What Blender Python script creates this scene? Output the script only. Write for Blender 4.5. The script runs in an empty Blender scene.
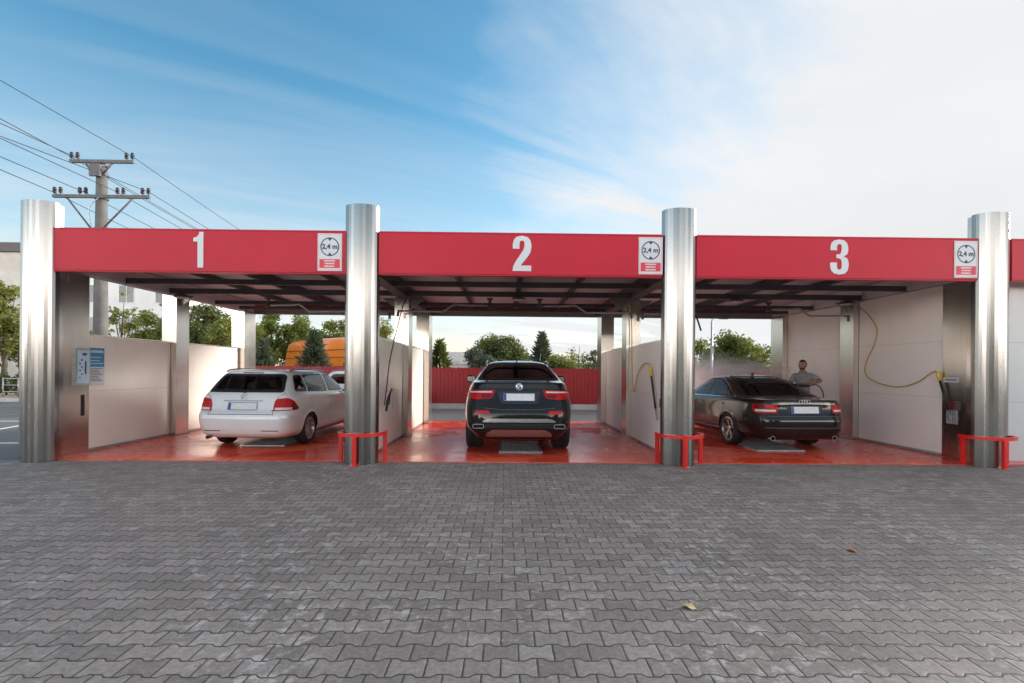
import bpy, bmesh, math, random
import numpy as np
from mathutils import Vector, Matrix
R = math.radians
random.seed(7)
rng = np.random.default_rng(7)
scene = bpy.context.scene
COL = scene.collection

# ------------------------------------------------------------------ camera constants
FPX, CAMH, ROLL, YAW = 485.0, 1.48, R(.454), R(.8)
def at(px, py, Y):
    """point at depth Y seen at pixel (for laying out far things)"""
    a, b = px - 512, -(py - 371.2)
    u = a*math.cos(ROLL) - b*math.sin(ROLL); v = a*math.sin(ROLL) + b*math.cos(ROLL)
    xc, yc = u/FPX, 1.0
    rx, ry, rz = xc*math.cos(YAW) + math.sin(YAW), -xc*math.sin(YAW) + math.cos(YAW), v/FPX
    t = Y/ry
    return Vector((rx*t, Y, CAMH + rz*t))

# ------------------------------------------------------------------ materials
def newmat(name):
    m = bpy.data.materials.new(name); m.use_nodes = True
    nt = m.node_tree
    return m, nt, nt.nodes['Principled BSDF'], nt.nodes['Material Output']
def N(nt, typ, **kw):
    n = nt.nodes.new(typ)
    for k, v in kw.items():
        if k.startswith('i_'): n.inputs[int(k[2:])].default_value = v
        else: setattr(n, k, v)
    return n
def L(nt, a, b): nt.links.new(a, b)
def math_(nt, op, a, b=None, c=None, clamp=False):
    n = nt.nodes.new('ShaderNodeMath'); n.operation = op; n.use_clamp = clamp
    for i, v in enumerate((a, b, c)):
        if v is None: continue
        if isinstance(v, (int, float)): n.inputs[i].default_value = v
        else: nt.links.new(v, n.inputs[i])
    return n.outputs[0]
def mixc(nt, f, a, b, mode='MIX'):
    n = nt.nodes.new('ShaderNodeMix'); n.data_type = 'RGBA'; n.blend_type = mode
    for s, v in ((n.inputs[0], f), (n.inputs[6], a), (n.inputs[7], b)):
        if isinstance(v, (int, float)): s.default_value = v
        elif isinstance(v, tuple): s.default_value = (*v, 1) if len(v) == 3 else v
        else: nt.links.new(v, s)
    return n.outputs[2]
def ramp(nt, src, stops):
    n = nt.nodes.new('ShaderNodeValToRGB'); e = n.color_ramp.elements
    e[0].position, e[0].color = stops[0][0], (*([stops[0][1]]*3), 1)
    e[1].position, e[1].color = stops[-1][0], (*([stops[-1][1]]*3), 1)
    for p, v in stops[1:-1]:
        x = e.new(p); x.color = (v, v, v, 1)
    nt.links.new(src, n.inputs[0]); return n.outputs[0]
def noise(nt, vec, scale, detail=4, rough=.55, dist=0):
    n = nt.nodes.new('ShaderNodeTexNoise'); n.inputs['Scale'].default_value = scale
    n.inputs['Detail'].default_value = detail; n.inputs['Roughness'].default_value = rough
    n.inputs['Distortion'].default_value = dist
    if vec is not None: nt.links.new(vec, n.inputs['Vector'])
    return n.outputs['Fac']
def objco(nt, scale=(1, 1, 1)):
    t = nt.nodes.new('ShaderNodeTexCoord'); m = nt.nodes.new('ShaderNodeMapping')
    m.inputs['Scale'].default_value = scale
    nt.links.new(t.outputs['Object'], m.inputs[0]); return m.outputs[0]
def simple(name, col, rough=.5, metal=0, var=.12, vs=6, bump=0, bs=60, coat=0, spec=None, rvar=.0, emit=None):
    m, nt, b, o = newmat(name)
    v = objco(nt)
    f = noise(nt, v, vs)
    lo = tuple(c*(1-var) for c in col); hi = tuple(min(1, c*(1+var)) for c in col)
    L(nt, mixc(nt, ramp(nt, f, [(.3, 0), (.7, 1)]), lo, hi), b.inputs['Base Color'])
    b.inputs['Metallic'].default_value = metal
    b.inputs['Roughness'].default_value = rough
    if rvar: L(nt, math_(nt, 'ADD', math_(nt, 'MULTIPLY', noise(nt, v, vs*2), rvar*2), rough-rvar), b.inputs['Roughness'])
    if coat: b.inputs['Coat Weight'].default_value = coat; b.inputs['Coat Roughness'].default_value = .04
    if spec is not None: b.inputs['Specular IOR Level'].default_value = spec
    if bump:
        bn = nt.nodes.new('ShaderNodeBump'); bn.inputs['Strength'].default_value = bump; bn.inputs['Distance'].default_value = .01
        L(nt, noise(nt, v, bs, 6), bn.inputs['Height']); L(nt, bn.outputs[0], b.inputs['Normal'])
    if emit: b.inputs['Emission Color'].default_value = (*emit[0], 1); b.inputs['Emission Strength'].default_value = emit[1]
    return m

def steel(name, col, rough, streak=.10):
    m, nt, b, o = newmat(name)
    v = objco(nt, (55, 55, .35)); w = objco(nt, (1.2, 1.2, 1.2))
    f = noise(nt, v, 1, 3); g = noise(nt, w, 2.2, 5)
    lo = tuple(c*(1-streak) for c in col); hi = tuple(min(1, c*(1+streak)) for c in col)
    L(nt, mixc(nt, f, lo, hi), b.inputs['Base Color'])
    b.inputs['Metallic'].default_value = 1
    L(nt, math_(nt, 'ADD', math_(nt, 'MULTIPLY', f, .10), math_(nt, 'ADD', math_(nt, 'MULTIPLY', g, .12), rough-.11)), b.inputs['Roughness'])
    bn = nt.nodes.new('ShaderNodeBump'); bn.inputs['Strength'].default_value = .025; bn.inputs['Distance'].default_value = .01
    L(nt, noise(nt, objco(nt, (14, 14, .2)), 1, 3), bn.inputs['Height']); L(nt, bn.outputs[0], b.inputs['Normal'])
    return m

def mat_paving():
    m, nt, b, o = newmat('bone_pavers')
    t = nt.nodes.new('ShaderNodeTexCoord'); s = nt.nodes.new('ShaderNodeSeparateXYZ')
    L(nt, t.outputs['Object'], s.inputs[0])
    # slight wobble so courses are not ruler straight
    wob = noise(nt, t.outputs['Object'], 1.1, 2)
    wob2 = noise(nt, t.outputs['Object'], 16, 2)
    w0 = math_(nt, 'ADD', math_(nt, 'MULTIPLY', wob, .10), math_(nt, 'MULTIPLY', wob2, .03))
    LEN, ROW, A = .186, .131, -.085
    u = math_(nt, 'ADD', math_(nt, 'DIVIDE', s.outputs[0], LEN), w0); v = math_(nt, 'ADD', math_(nt, 'DIVIDE', s.outputs[1], ROW), w0)
    k = math_(nt, 'ROUND', v)
    ph = math_(nt, 'FRACT', math_(nt, 'ADD', u, math_(nt, 'MULTIPLY', k, .5)))
    # trapezoid wave -1..1 with the wide bone ends at ph = 0
    tri = math_(nt, 'SUBTRACT', math_(nt, 'ABSOLUTE', math_(nt, 'SUBTRACT', ph, .5)), .25)
    g = math_(nt, 'MULTIPLY', math_(nt, 'MAXIMUM', math_(nt, 'MINIMUM', math_(nt, 'MULTIPLY', tri, 13), 1), -1), A)
    bd = math_(nt, 'SUBTRACT', math_(nt, 'SUBTRACT', v, k), g)        # signed distance to the course line
    below = math_(nt, 'LESS_THAN', bd, 0)
    row = math_(nt, 'SUBTRACT', k, below)
    uu = math_(nt, 'ADD', u, math_(nt, 'MULTIPLY', row, .5))
    fu = math_(nt, 'FRACT', uu); cell = math_(nt, 'FLOOR', uu)
    dj = math_(nt, 'MULTIPLY', math_(nt, 'MINIMUM', fu, math_(nt, 'SUBTRACT', 1, fu)), LEN)
    db = math_(nt, 'MULTIPLY', math_(nt, 'ABSOLUTE', bd), ROW*.9)
    d = math_(nt, 'ADD', math_(nt, 'MINIMUM', dj, db), math_(nt, 'MULTIPLY', math_(nt, 'SUBTRACT', noise(nt, t.outputs['Object'], 55, 4, .7), .5), .0075))
    mr = nt.nodes.new('ShaderNodeMapRange'); mr.interpolation_type = 'SMOOTHSTEP'
    mr.inputs[1].default_value = .0022; mr.inputs[2].default_value = .011; L(nt, d, mr.inputs[0])
    top = mr.outputs[0]
    mr3 = nt.nodes.new('ShaderNodeMapRange'); mr3.interpolation_type = 'SMOOTHSTEP'
    mr3.inputs[1].default_value = .0025; mr3.inputs[2].default_value = .0058; L(nt, d, mr3.inputs[0])
    cx = nt.nodes.new('ShaderNodeCombineXYZ'); L(nt, cell, cx.inputs[0]); L(nt, row, cx.inputs[1])
    wn = nt.nodes.new('ShaderNodeTexWhiteNoise'); wn.noise_dimensions = '2D'; L(nt, cx.outputs[0], wn.inputs[0])
    rnd = wn.outputs['Value']
    sc = nt.nodes.new('ShaderNodeSeparateColor'); L(nt, wn.outputs['Color'], sc.inputs[0])
    big = noise(nt, t.outputs['Object'], .55, 4); fine = noise(nt, t.outputs['Object'], 95, 6, .7); mid = noise(nt, t.outputs['Object'], 14, 6, .65)
    c = mixc(nt, ramp(nt, rnd, [(0, 0), (1, 1)]), (.156, .136, .125), (.238, .209, .193))
    c = mixc(nt, ramp(nt, sc.outputs[0], [(.90, 0), (.97, .55)]), c, (.17, .135, .125))     # a few reddish blocks
    c = mixc(nt, ramp(nt, sc.outputs[1], [(.93, 0), (.99, .5)]), c, (.27, .26, .25))        # a few pale blocks
    c = mixc(nt, ramp(nt, big, [(.35, .0), (.65, .55)]), c, mixc(nt, 1.0, c, (.74, .73, .73), 'MULTIPLY'))
    st = math_(nt, 'MULTIPLY', ramp(nt, mid, [(.52, 0), (.70, 1)]), ramp(nt, noise(nt, t.outputs['Object'], 1.3, 3), [(.44, 0), (.62, 1)]))
    c = mixc(nt, math_(nt, 'MULTIPLY', ramp(nt, noise(nt, t.outputs['Object'], 34, 4, .7), [(.38, 0), (.66, 1)]), .8), c, mixc(nt, 1.0, c, (1.6, 1.59, 1.58), 'MULTIPLY'))
    c = mixc(nt, math_(nt, 'MULTIPLY', st, .85), c, (.44, .42, .40))
    sp_ = math_(nt, 'MULTIPLY', ramp(nt, noise(nt, t.outputs['Object'], 7, 7, .75), [(.52, 0), (.62, 1)]), ramp(nt, noise(nt, t.outputs['Object'], .9, 2), [(.46, 0), (.56, 1)]))
    c = mixc(nt, math_(nt, 'MULTIPLY', sp_, .55), c, (.50, .49, .47))                          # lime bloom and dried spatter
    c = mixc(nt, ramp(nt, fine, [(.35, .45), (.65, 0)]), c, mixc(nt, 1.0, c, (.52, .52, .52), 'MULTIPLY'))
    c = mixc(nt, mr3.outputs[0], mixc(nt, ramp(nt, noise(nt, t.outputs['Object'], 5, 4), [(.5, 0), (.72, .6)]), (.032, .027, .023), (.12, .105, .085)), c)
    L(nt, c, b.inputs['Base Color'])
    L(nt, math_(nt, 'ADD', math_(nt, 'MULTIPLY', mid, .3), .50), b.inputs['Roughness'])
    h = math_(nt, 'ADD', math_(nt, 'ADD', math_(nt, 'MULTIPLY', top, 1.0), math_(nt, 'MULTIPLY', fine, .30)), math_(nt, 'MULTIPLY', rnd, .25))
    bn = nt.nodes.new('ShaderNodeBump'); bn.inputs['Strength'].default_value = .55; bn.inputs['Distance'].default_value = .006
    L(nt, h, bn.inputs['Height']); L(nt, bn.outputs[0], b.inputs['Normal'])
    return m

def mat_redfloor():
    m, nt, b, o = newmat('wet_red_resin')
    v = objco(nt)
    big = noise(nt, v, .75, 5, .6, .5); mid = noise(nt, v, 4.5, 5); fine = noise(nt, v, 130, 3)
    wet = ramp(nt, big, [(.40, 0), (.58, 1)])
    c = mixc(nt, wet, (.84, .125, .065), (.76, .070, .036))
    c = mixc(nt, math_(nt, 'MULTIPLY', ramp(nt, mid, [(.60, 0), (.74, .5)]), ramp(nt, noise(nt, v, 1.1, 2), [(.5, 0), (.62, 1)])), c, (.72, .42, .36))
    L(nt, c, b.inputs['Base Color'])
    L(nt, math_(nt, 'SUBTRACT', .38, math_(nt, 'MULTIPLY', wet, .22)), b.inputs['Roughness'])
    bn = nt.nodes.new('ShaderNodeBump'); bn.inputs['Distance'].default_value = .006
    L(nt, math_(nt, 'SUBTRACT', .42, math_(nt, 'MULTIPLY', wet, .34)), bn.inputs['Strength'])
    L(nt, math_(nt, 'ADD', math_(nt, 'MULTIPLY', fine, .35), mid), bn.inputs['Height']); L(nt, bn.outputs[0], b.inputs['Normal'])
    b.inputs['Specular IOR Level'].default_value = .6
    return m

def mat_panel(name, col, rough=.35):
    m, nt, b, o = newmat(name)
    v = objco(nt); st = objco(nt, (9, 9, .5))
    f = noise(nt, v, 1.4, 4); g = noise(nt, st, 1, 4)
    c = mixc(nt, ramp(nt, f, [(.3, 0), (.7, 1)]), tuple(x*.95 for x in col), col)
    c = mixc(nt, ramp(nt, g, [(.5, 0), (.8, .16)]), c, tuple(x*.8 for x in col))
    L(nt, c, b.inputs['Base Color'])
    L(nt, math_(nt, 'ADD', math_(nt, 'MULTIPLY', g, .2), rough-.1), b.inputs['Roughness'])
    return m

def mat_paint(name, col, rough=.28, flake=0, inside=(.02, .02, .02), dirt=.0):
    m, nt, b, o = newmat(name)
    g = nt.nodes.new('ShaderNodeNewGeometry')
    v = objco(nt)
    c = mixc(nt, ramp(nt, noise(nt, v, 3, 4), [(.3, 0), (.7, 1)]), tuple(x*.94 for x in col), col)
    L(nt, mixc(nt, g.outputs['Backfacing'], c, inside), b.inputs['Base Color'])
    b.inputs['Metallic'].default_value = flake; b.inputs['Roughness'].default_value = rough
    b.inputs['Coat Weight'].default_value = 1; b.inputs['Coat Roughness'].default_value = .03
    if max(col) < .1: b.inputs['Specular IOR Level'].default_value = .08; b.inputs['Coat IOR'].default_value = 1.38
    # droplets of wash water break up the reflections a little
    bn = nt.nodes.new('ShaderNodeBump'); bn.inputs['Strength'].default_value = .06; bn.inputs['Distance'].default_value = .004
    L(nt, noise(nt, v, 45, 3), bn.inputs['Height']); L(nt, bn.outputs[0], b.inputs['Coat Normal'])
    return m

def mat_glass(name, tint, dark):
    m, nt, b, o = newmat(name)
    tr = N(nt, 'ShaderNodeBsdfTransparent'); tr.inputs[0].default_value = (*tint, 1)
    gl = N(nt, 'ShaderNodeBsdfGlossy'); gl.inputs[1].default_value = .02
    fr = N(nt, 'ShaderNodeFresnel'); fr.inputs[0].default_value = 1.5 if tint[0] > .3 else 1.28
    mx = N(nt, 'ShaderNodeMixShader')
    f = math_(nt, 'ADD', fr.outputs[0], math_(nt, 'MULTIPLY', noise(nt, objco(nt), 5, 3), dark), clamp=True)
    L(nt, f, mx.inputs[0]); L(nt, tr.outputs[0], mx.inputs[1]); L(nt, gl.outputs[0], mx.inputs[2])
    L(nt, mx.outputs[0], o.inputs[0]); nt.nodes.remove(b)
    return m

def mat_leaf(name, a, bcol, trans=.35):
    m, nt, b, o = newmat(name)
    at_ = N(nt, 'ShaderNodeAttribute', attribute_name='tint')
    c = mixc(nt, at_.outputs['Fac'], a, bcol)
    L(nt, c, b.inputs['Base Color']); b.inputs['Roughness'].default_value = .6
    tl = N(nt, 'ShaderNodeBsdfTranslucent'); L(nt, mixc(nt, .5, c, (.20, .22, .03)), tl.inputs[0])
    mx = N(nt, 'ShaderNodeMixShader'); mx.inputs[0].default_value = trans
    L(nt, b.outputs[0], mx.inputs[1]); L(nt, tl.outputs[0], mx.inputs[2]); L(nt, mx.outputs[0], o.inputs[0])
    return m

M = {}
M['paving'] = mat_paving(); M['redfloor'] = mat_redfloor()
M['asphalt'] = simple('asphalt', (.125, .124, .122), .8, var=.16, vs=.7, bump=.3, bs=90)
M['dirt'] = simple('dry_verge', (.33, .26, .18), .95, var=.25, vs=2, bump=.4, bs=30)
M['concrete'] = simple('concrete', (.42, .41, .39), .85, var=.16, vs=3, bump=.25, bs=50)
M['kerb'] = simple('kerb_concrete', (.55, .54, .52), .85, var=.14, vs=3, bump=.2)
M['line'] = simple('road_paint', (.75, .75, .74), .7, var=.12, vs=9)
M['steel'] = steel('brushed_steel', (.60, .585, .56), .20)
def steelfacet():
    m, nt, b, o = newmat('folded_steel_strips')
    t = nt.nodes.new('ShaderNodeTexCoord'); sx = nt.nodes.new('ShaderNodeSeparateXYZ'); L(nt, t.outputs['Object'], sx.inputs[0])
    oi = nt.nodes.new('ShaderNodeObjectInfo')
    g = math_(nt, 'FLOOR', math_(nt, 'DIVIDE', math_(nt, 'ADD', sx.outputs[0], math_(nt, 'MULTIPLY', oi.outputs['Random'], .02)), .046))
    wn = nt.nodes.new('ShaderNodeTexWhiteNoise'); wn.noise_dimensions = '1D'; L(nt, math_(nt, 'ADD', g, math_(nt, 'MULTIPLY', oi.outputs['Random'], 77)), wn.inputs['W'])
    f = noise(nt, objco(nt, (70, 70, .3)), 1, 3); dirt = noise(nt, objco(nt, (3, 3, 1.2)), 2, 5)
    c = mixc(nt, wn.outputs['Value'], (.26, .252, .243), (.42, .41, .40))
    c = mixc(nt, math_(nt, 'MULTIPLY', f, .35), c, (.30, .285, .27))
    L(nt, c, b.inputs['Base Color']); b.inputs['Metallic'].default_value = 1
    L(nt, math_(nt, 'ADD', math_(nt, 'MULTIPLY', wn.outputs['Value'], .08), math_(nt, 'ADD', math_(nt, 'MULTIPLY', dirt, .12), .15)), b.inputs['Roughness'])
    b.inputs['Anisotropic'].default_value = .5
    return m
M['steelfacet'] = steelfacet()
M['steel2'] = steel('satin_steel', (.64, .60, .55), .24)
M['steeldark'] = steel('dull_steel', (.34, .32, .30), .38)
M['galv'] = simple('galvanised', (.42, .43, .44), .5, .8, vs=12)
M['fascia'] = simple('red_fascia_sheet', (.47, .012, .032), .42, var=.05, vs=1.5, rvar=.05, spec=.25)
M['redpaint'] = simple('red_gloss_paint', (.74, .018, .015), .32, var=.08, vs=9, coat=.3)
M['fence'] = simple('red_fence_sheet', (.36, .018, .022), .5, var=.12, vs=2)
M['white'] = simple('white_vinyl', (.58, .59, .61), .4, var=.02)
M['whitewall'] = mat_panel('white_panel', (.60, .60, .59))
M['panel'] = mat_panel('cream_panel', (.84, .78, .70), .4)
M['panel2'] = mat_panel('pale_panel', (.84, .77, .73), .42)
M['joint'] = simple('panel_joint', (.30, .29, .28), .6)
M['roof'] = simple('ceiling_sheet', (.56, .50, .52), .55, var=.10, vs=2)
M['beam'] = simple('ceiling_beam', (.075, .066, .072), .5, var=.2, vs=4)
M['black'] = simple('black_plastic', (.015, .015, .016), .45, var=.2)
M['rubber'] = simple('tyre_rubber', (.020, .020, .021), .75, var=.25, vs=20, bump=.3, bs=40)
M['alloy'] = simple('alloy_rim', (.55, .55, .56), .28, .9, var=.1)
M['alloydark'] = simple('grey_alloy_rim', (.32, .31, .30), .3, .9, var=.1)
M['chrome'] = simple('chrome', (.75, .75, .76), .12, 1, var=.03)
M['navy'] = simple('navy_print', (.03, .035, .10), .5, var=.05)
M['signred'] = simple('sign_red', (.62, .03, .06), .45, var=.05)
M['yellow'] = simple('yellow_plastic', (.75, .50, .02), .4, var=.08)
M['hosey'] = simple('yellow_hose', (.52, .33, .07), .5, var=.15, vs=10)
M['blueprint'] = simple('blue_print', (.03, .22, .42), .35, var=.2, vs=8)
M['lightblue'] = simple('pale_blue_print', (.42, .62, .72), .35, var=.12, vs=10)
M['carwhite'] = mat_paint('white_car_paint', (.78, .77, .765), .3)
M['carblack'] = mat_paint('black_car_paint', (.012, .011, .011), .22)
M['carblack2'] = mat_paint('black_pearl_paint', (.020, .017, .015), .22, .3)
M['carorange'] = mat_paint('orange_van_paint', (.95, .235, .006), .4)
M['orangeshade'] = simple('orange_groove', (.30, .08, .008), .5)  # van orange darkened, shade of the grooves put into the colour
M['cabin'] = simple('cabin_cloth', (.05, .05, .052), .8, var=.2)
M['glass'] = mat_glass('clear_car_glass', (.86, .89, .88), .04)
M['glassdark'] = mat_glass('privacy_glass', (.05, .05, .05), .04)
M['glassmid'] = mat_glass('tinted_car_glass', (.55, .57, .56), .10)
M['lampred'] = simple('red_lamp_lens', (.50, .008, .008), .2, var=.25, vs=30, spec=.3)
M['lampdark'] = simple('dark_red_lens', (.16, .01, .01), .2, var=.2, vs=30, spec=.3)
M['lampwhite'] = simple('clear_lamp_lens', (.75, .66, .64), .12, var=.15, vs=30, coat=1)
M['plate'] = simple('number_plate', (.74, .73, .71), .4, var=.10, vs=30)
M['skin'] = simple('skin', (.30, .16, .11), .55, var=.08, vs=20)
M['hair'] = simple('dark_hair', (.018, .014, .012), .7, var=.3, vs=60)
M['shirt'] = simple('grey_shirt', (.27, .26, .29), .85, var=.15, vs=10)
M['trousers'] = simple('dark_trousers', (.05, .05, .065), .85, var=.2, vs=10)
M['bark'] = simple('bark', (.10, .075, .055), .9, var=.35, vs=6, bump=.5, bs=25)
M['plaster'] = simple('grey_plaster', (.50, .47, .43), .9, var=.12, vs=.8)
M['plasterw'] = simple('white_plaster', (.62, .62, .62), .9, var=.08, vs=.6)
M['roofdark'] = simple('dark_roofing', (.10, .09, .085), .8, var=.2)
M['winglass'] = simple('window_glass', (.03, .04, .05), .1, var=.3, vs=.6)
M['leaf'] = mat_leaf('leaf_green', (.065, .095, .016), (.20, .225, .04), .48)
M['leaflight'] = mat_leaf('leaf_light', (.10, .135, .025), (.30, .30, .06), .5)
M['leafdark'] = mat_leaf('leaf_dark', (.042, .064, .018), (.13, .155, .045), .4)
M['spruce'] = mat_leaf('spruce_blue_green', (.045, .068, .046), (.14, .17, .115), .15)
M['leafdry'] = simple('fallen_leaf', (.55, .42, .22), .7, var=.3, vs=40)
M['leafdry2'] = simple('fallen_leaf_rust', (.36, .15, .06), .7, var=.3, vs=40)
M['wire'] = simple('cable', (.022, .022, .028), .6)
M['insul'] = simple('brown_porcelain', (.018, .012, .012), .35)
M['poleconc'] = simple('weathered_concrete', (.12, .115, .11), .9, var=.25, vs=3, bump=.2)
M['crossarm'] = simple('weathered_steel', (.10, .095, .10), .6, var=.2)
M['lamp_lens'] = simple('lamp_glass', (.55, .55, .52), .3)

# ------------------------------------------------------------------ mesh helpers
def link(name, me, mat, parent=None, smooth=False):
    o = bpy.data.objects.new(name, me); COL.objects.link(o)
    if mat is not None:
        for mm in (mat if isinstance(mat, (list, tuple)) else [mat]): me.materials.append(mm)
    if smooth:
        me.polygons.foreach_set('use_smooth', [True]*len(me.polygons))
    if parent is not None: o.parent = parent
    return o
def fin(bm, name, mat, parent=None, smooth=False, bevel=0, auto=None):
    if bevel:
        bmesh.ops.bevel(bm, geom=[e for e in bm.edges if len(e.link_faces) == 2 and e.calc_face_angle(0) > R(50)],
                        offset=bevel, segments=2, profile=.6, affect='EDGES')
    bmesh.ops.recalc_face_normals(bm, faces=bm.faces)
    me = bpy.data.meshes.new(name); bm.to_mesh(me); bm.free()
    o = link(name, me, mat, parent, smooth or auto is not None)
    if auto is not None: me.set_sharp_from_angle(angle=R(auto))
    return o
def B_(): return bmesh.new()
def box(bm, x0, x1, y0, y1, z0, z1, mi=0):
    v = [bm.verts.new((x, y, z)) for z in (z0, z1) for y in (y0, y1) for x in (x0, x1)]
    for f in ((0, 2, 3, 1), (4, 5, 7, 6), (0, 1, 5, 4), (2, 6, 7, 3), (0, 4, 6, 2), (1, 3, 7, 5)):
        fc = bm.faces.new([v[i] for i in f]); fc.material_index = mi
    return v
def tube(bm, pts, r, n=8, cap=True):
    pts = [Vector(p) for p in pts]; rs = r if isinstance(r, (list, tuple)) else [r]*len(pts)
    rings = []; up = None
    for i, p in enumerate(pts):
        d = (pts[min(i+1, len(pts)-1)] - pts[max(i-1, 0)]).normalized()
        if up is None:
            up = Vector((0, 0, 1)) if abs(d.z) < .9 else Vector((1, 0, 0))
        a = (up - d*up.dot(d)).normalized(); c = d.cross(a); up = a
        rings.append([bm.verts.new(p + (a*math.cos(t) + c*math.sin(t))*rs[i]) for t in [2*math.pi*k/n for k in range(n)]])
    for a, b in zip(rings, rings[1:]):
        for k in range(n): bm.faces.new((a[k], a[(k+1) % n], b[(k+1) % n], b[k]))
    if cap: bm.faces.new(rings[0][::-1]); bm.faces.new(rings[-1])
def lathe(bm, prof, axis='Z', n=24, c=(0, 0, 0)):
    """prof: (radius, along)"""
    c = Vector(c); rings = []
    for r, h in prof:
        rg = []
        for k in range(n):
            t = 2*math.pi*k/n; a, b = r*math.cos(t), r*math.sin(t)
            p = {'Z': (a, b, h), 'X': (h, a, b), 'Y': (a, h, b)}[axis]
            rg.append(bm.verts.new(c + Vector(p)))
        rings.append(rg)
    for a, b in zip(rings, rings[1:]):
        for k in range(n): bm.faces.new((a[k], a[(k+1) % n], b[(k+1) % n], b[k]))
    return rings
def prism(bm, poly, axis, a0, a1):
    """extrude a 2D polygon: axis 'Y' -> poly is (x,z)"""
    def P(p, a): return {'Y': (p[0], a, p[1]), 'X': (a, p[0], p[1]), 'Z': (p[0], p[1], a)}[axis]
    A = [bm.verts.new(P(p, a0)) for p in poly]; Bv = [bm.verts.new(P(p, a1)) for p in poly]
    bm.faces.new(A); bm.faces.new(Bv[::-1])
    for i in range(len(poly)):
        j = (i+1) % len(poly); bm.faces.new((A[i], Bv[i], Bv[j], A[j]))
def smoothcurve(pts, n=8):
    pts = [Vector(p) for p in pts]; out = []
    P = [pts[0]*2 - pts[1]] + pts + [pts[-1]*2 - pts[-2]]
    for i in range(1, len(P)-2):
        for k in range(n):
            t = k/n; a, b, c, d = P[i-1], P[i], P[i+1], P[i+2]
            out.append(.5*((2*b) + (c-a)*t + (2*a-5*b+4*c-d)*t*t + (3*b-a-3*c+d)*t**3))
    out.append(pts[-1]); return out
def empty(name, loc, rz=0):
    o = bpy.data.objects.new(name, None); COL.objects.link(o); o.location = loc; o.rotation_euler = (0, 0, rz); o.empty_display_size = .2
    return o
def tag(o, label, cat, group=None, kind=None):
    if label: o['label'] = label
    if cat: o['category'] = cat
    if group: o['group'] = group
    if kind: o['kind'] = kind
    return o
def struct(o): o['kind'] = 'structure'; return o
def copy_tree(o, parent=None):
    c = o.copy(); COL.objects.link(c)
    if parent is not None: c.parent = parent
    for ch in list(o.children): copy_tree(ch, c)
    return c
def text_mesh(body, size, depth=.003, bold=0.0, align='CENTER', spacing=1):
    cu = bpy.data.curves.new('lettering', 'FONT'); cu.body = body; cu.size = size; cu.extrude = depth/2; cu.offset = bold
    cu.align_x = align; cu.align_y = 'CENTER'; cu.space_character = spacing; cu.resolution_u = 4
    o = bpy.data.objects.new('lettering', cu); COL.objects.link(o)
    dg = bpy.context.evaluated_depsgraph_get(); me = bpy.data.meshes.new_from_object(o.evaluated_get(dg))
    bpy.data.objects.remove(o); me.transform(Matrix.Rotation(R(90), 4, 'X')); me.materials.clear()
    return me

# ================================================================== SETTING
XA, XB, XC, XD = -7.36, -2.29, 2.84, 7.92
COLX = [-7.345, -2.285, 2.775, 7.845]
YF = 7.80; YFA = 7.70          # front plane of the bays
YR = 14.25         # rear edge of the wash floor
ZF0, ZF1 = 3.015, 3.655

bm = B_()
v = [bm.verts.new(p) for p in ((-500, -200, 0), (500, -200, 0), (500, 800, 0), (-500, 800, 0))]; bm.faces.new(v)
struct(fin(bm, 'asphalt_ground', M['asphalt']))
bm = B_(); v = [bm.verts.new(p) for p in ((-16, -9, .004), (22, -9, .004), (22, YF+.02, .004), (-16, YF+.02, .004))]; bm.faces.new(v)
struct(fin(bm, 'paving', M['paving']))
bm = B_(); box(bm, XA, XD, YF+.025, YR, -.05, .014)
struct(fin(bm, 'wash_floor', M['redfloor']))
bm = B_(); box(bm, XD+.3, 22, YF+.025, 12, -.05, .016)
struct(fin(bm, 'plinth', M['redpaint']))
# far-left street: kerb, verge, painted lines
bm = B_(); box(bm, -120, -13.5, 21.0, 21.35, -.05, .13); struct(fin(bm, 'kerb', M['kerb'], bevel=.02))
bm = B_(); box(bm, -120, -13.5, 21.36, 26, -.05, .115); struct(fin(bm, 'verge', M['dirt']))
def groundline(p, q, w=.12):
    bm = B_(); p, q = Vector(p), Vector(q); d = (q-p).normalized(); n = Vector((-d.y, d.x, 0))*w/2
    vs = [bm.verts.new(a) for a in (p-n, q-n, q+n, p+n)]; bm.faces.new(vs)
    o = fin(bm, 'road_marking', M['line']); struct(o); return o
for a, b_ in (((-14.5, 9.1, .005), (-7.9, 9.75, .005)), ((-22, 13.2, .005), (-9.5, 13.6, .005)), ((-11.2, 9.3, .0052), (-12.6, 13.4, .0052)), ((-8.6, 9.72, .0054), (-9.6, 13.5, .0054))):
    groundline(a, b_)
# unseen ridge added behind the photographer for reflections, and far hills beyond the fence
def ridge(name, pts, y, h, mat, depth=14):
    bm = B_(); A, Bv, Cv = [], [], []
    for x, hh in pts:
        A.append(bm.verts.new((x, y, -.1))); Bv.append(bm.verts.new((x, y+depth*.5, hh*h))); Cv.append(bm.verts.new((x, y+depth, -.1)))
    for i in range(len(pts)-1):
        bm.faces.new((A[i], A[i+1], Bv[i+1], Bv[i])); bm.faces.new((Bv[i], Bv[i+1], Cv[i+1], Cv[i]))
    return struct(fin(bm, name, mat, smooth=True))
M['hill'] = simple('wooded_hill', (.050, .066, .032), .95, var=.5, vs=.35, bump=.8, bs=2)
M['hillfar'] = simple('far_wooded_hill', (.085, .105, .075), .95, var=.3, vs=.1)
ridge('hills', [(x, .7+.3*math.sin(x*.11)+.25*math.sin(x*.37+1)+.1*random.random()) for x in range(-90, 91, 3)], -32, 6.8, M['hill'])  # dark stand-in for trees and buildings mirrored in steel and paint
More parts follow.
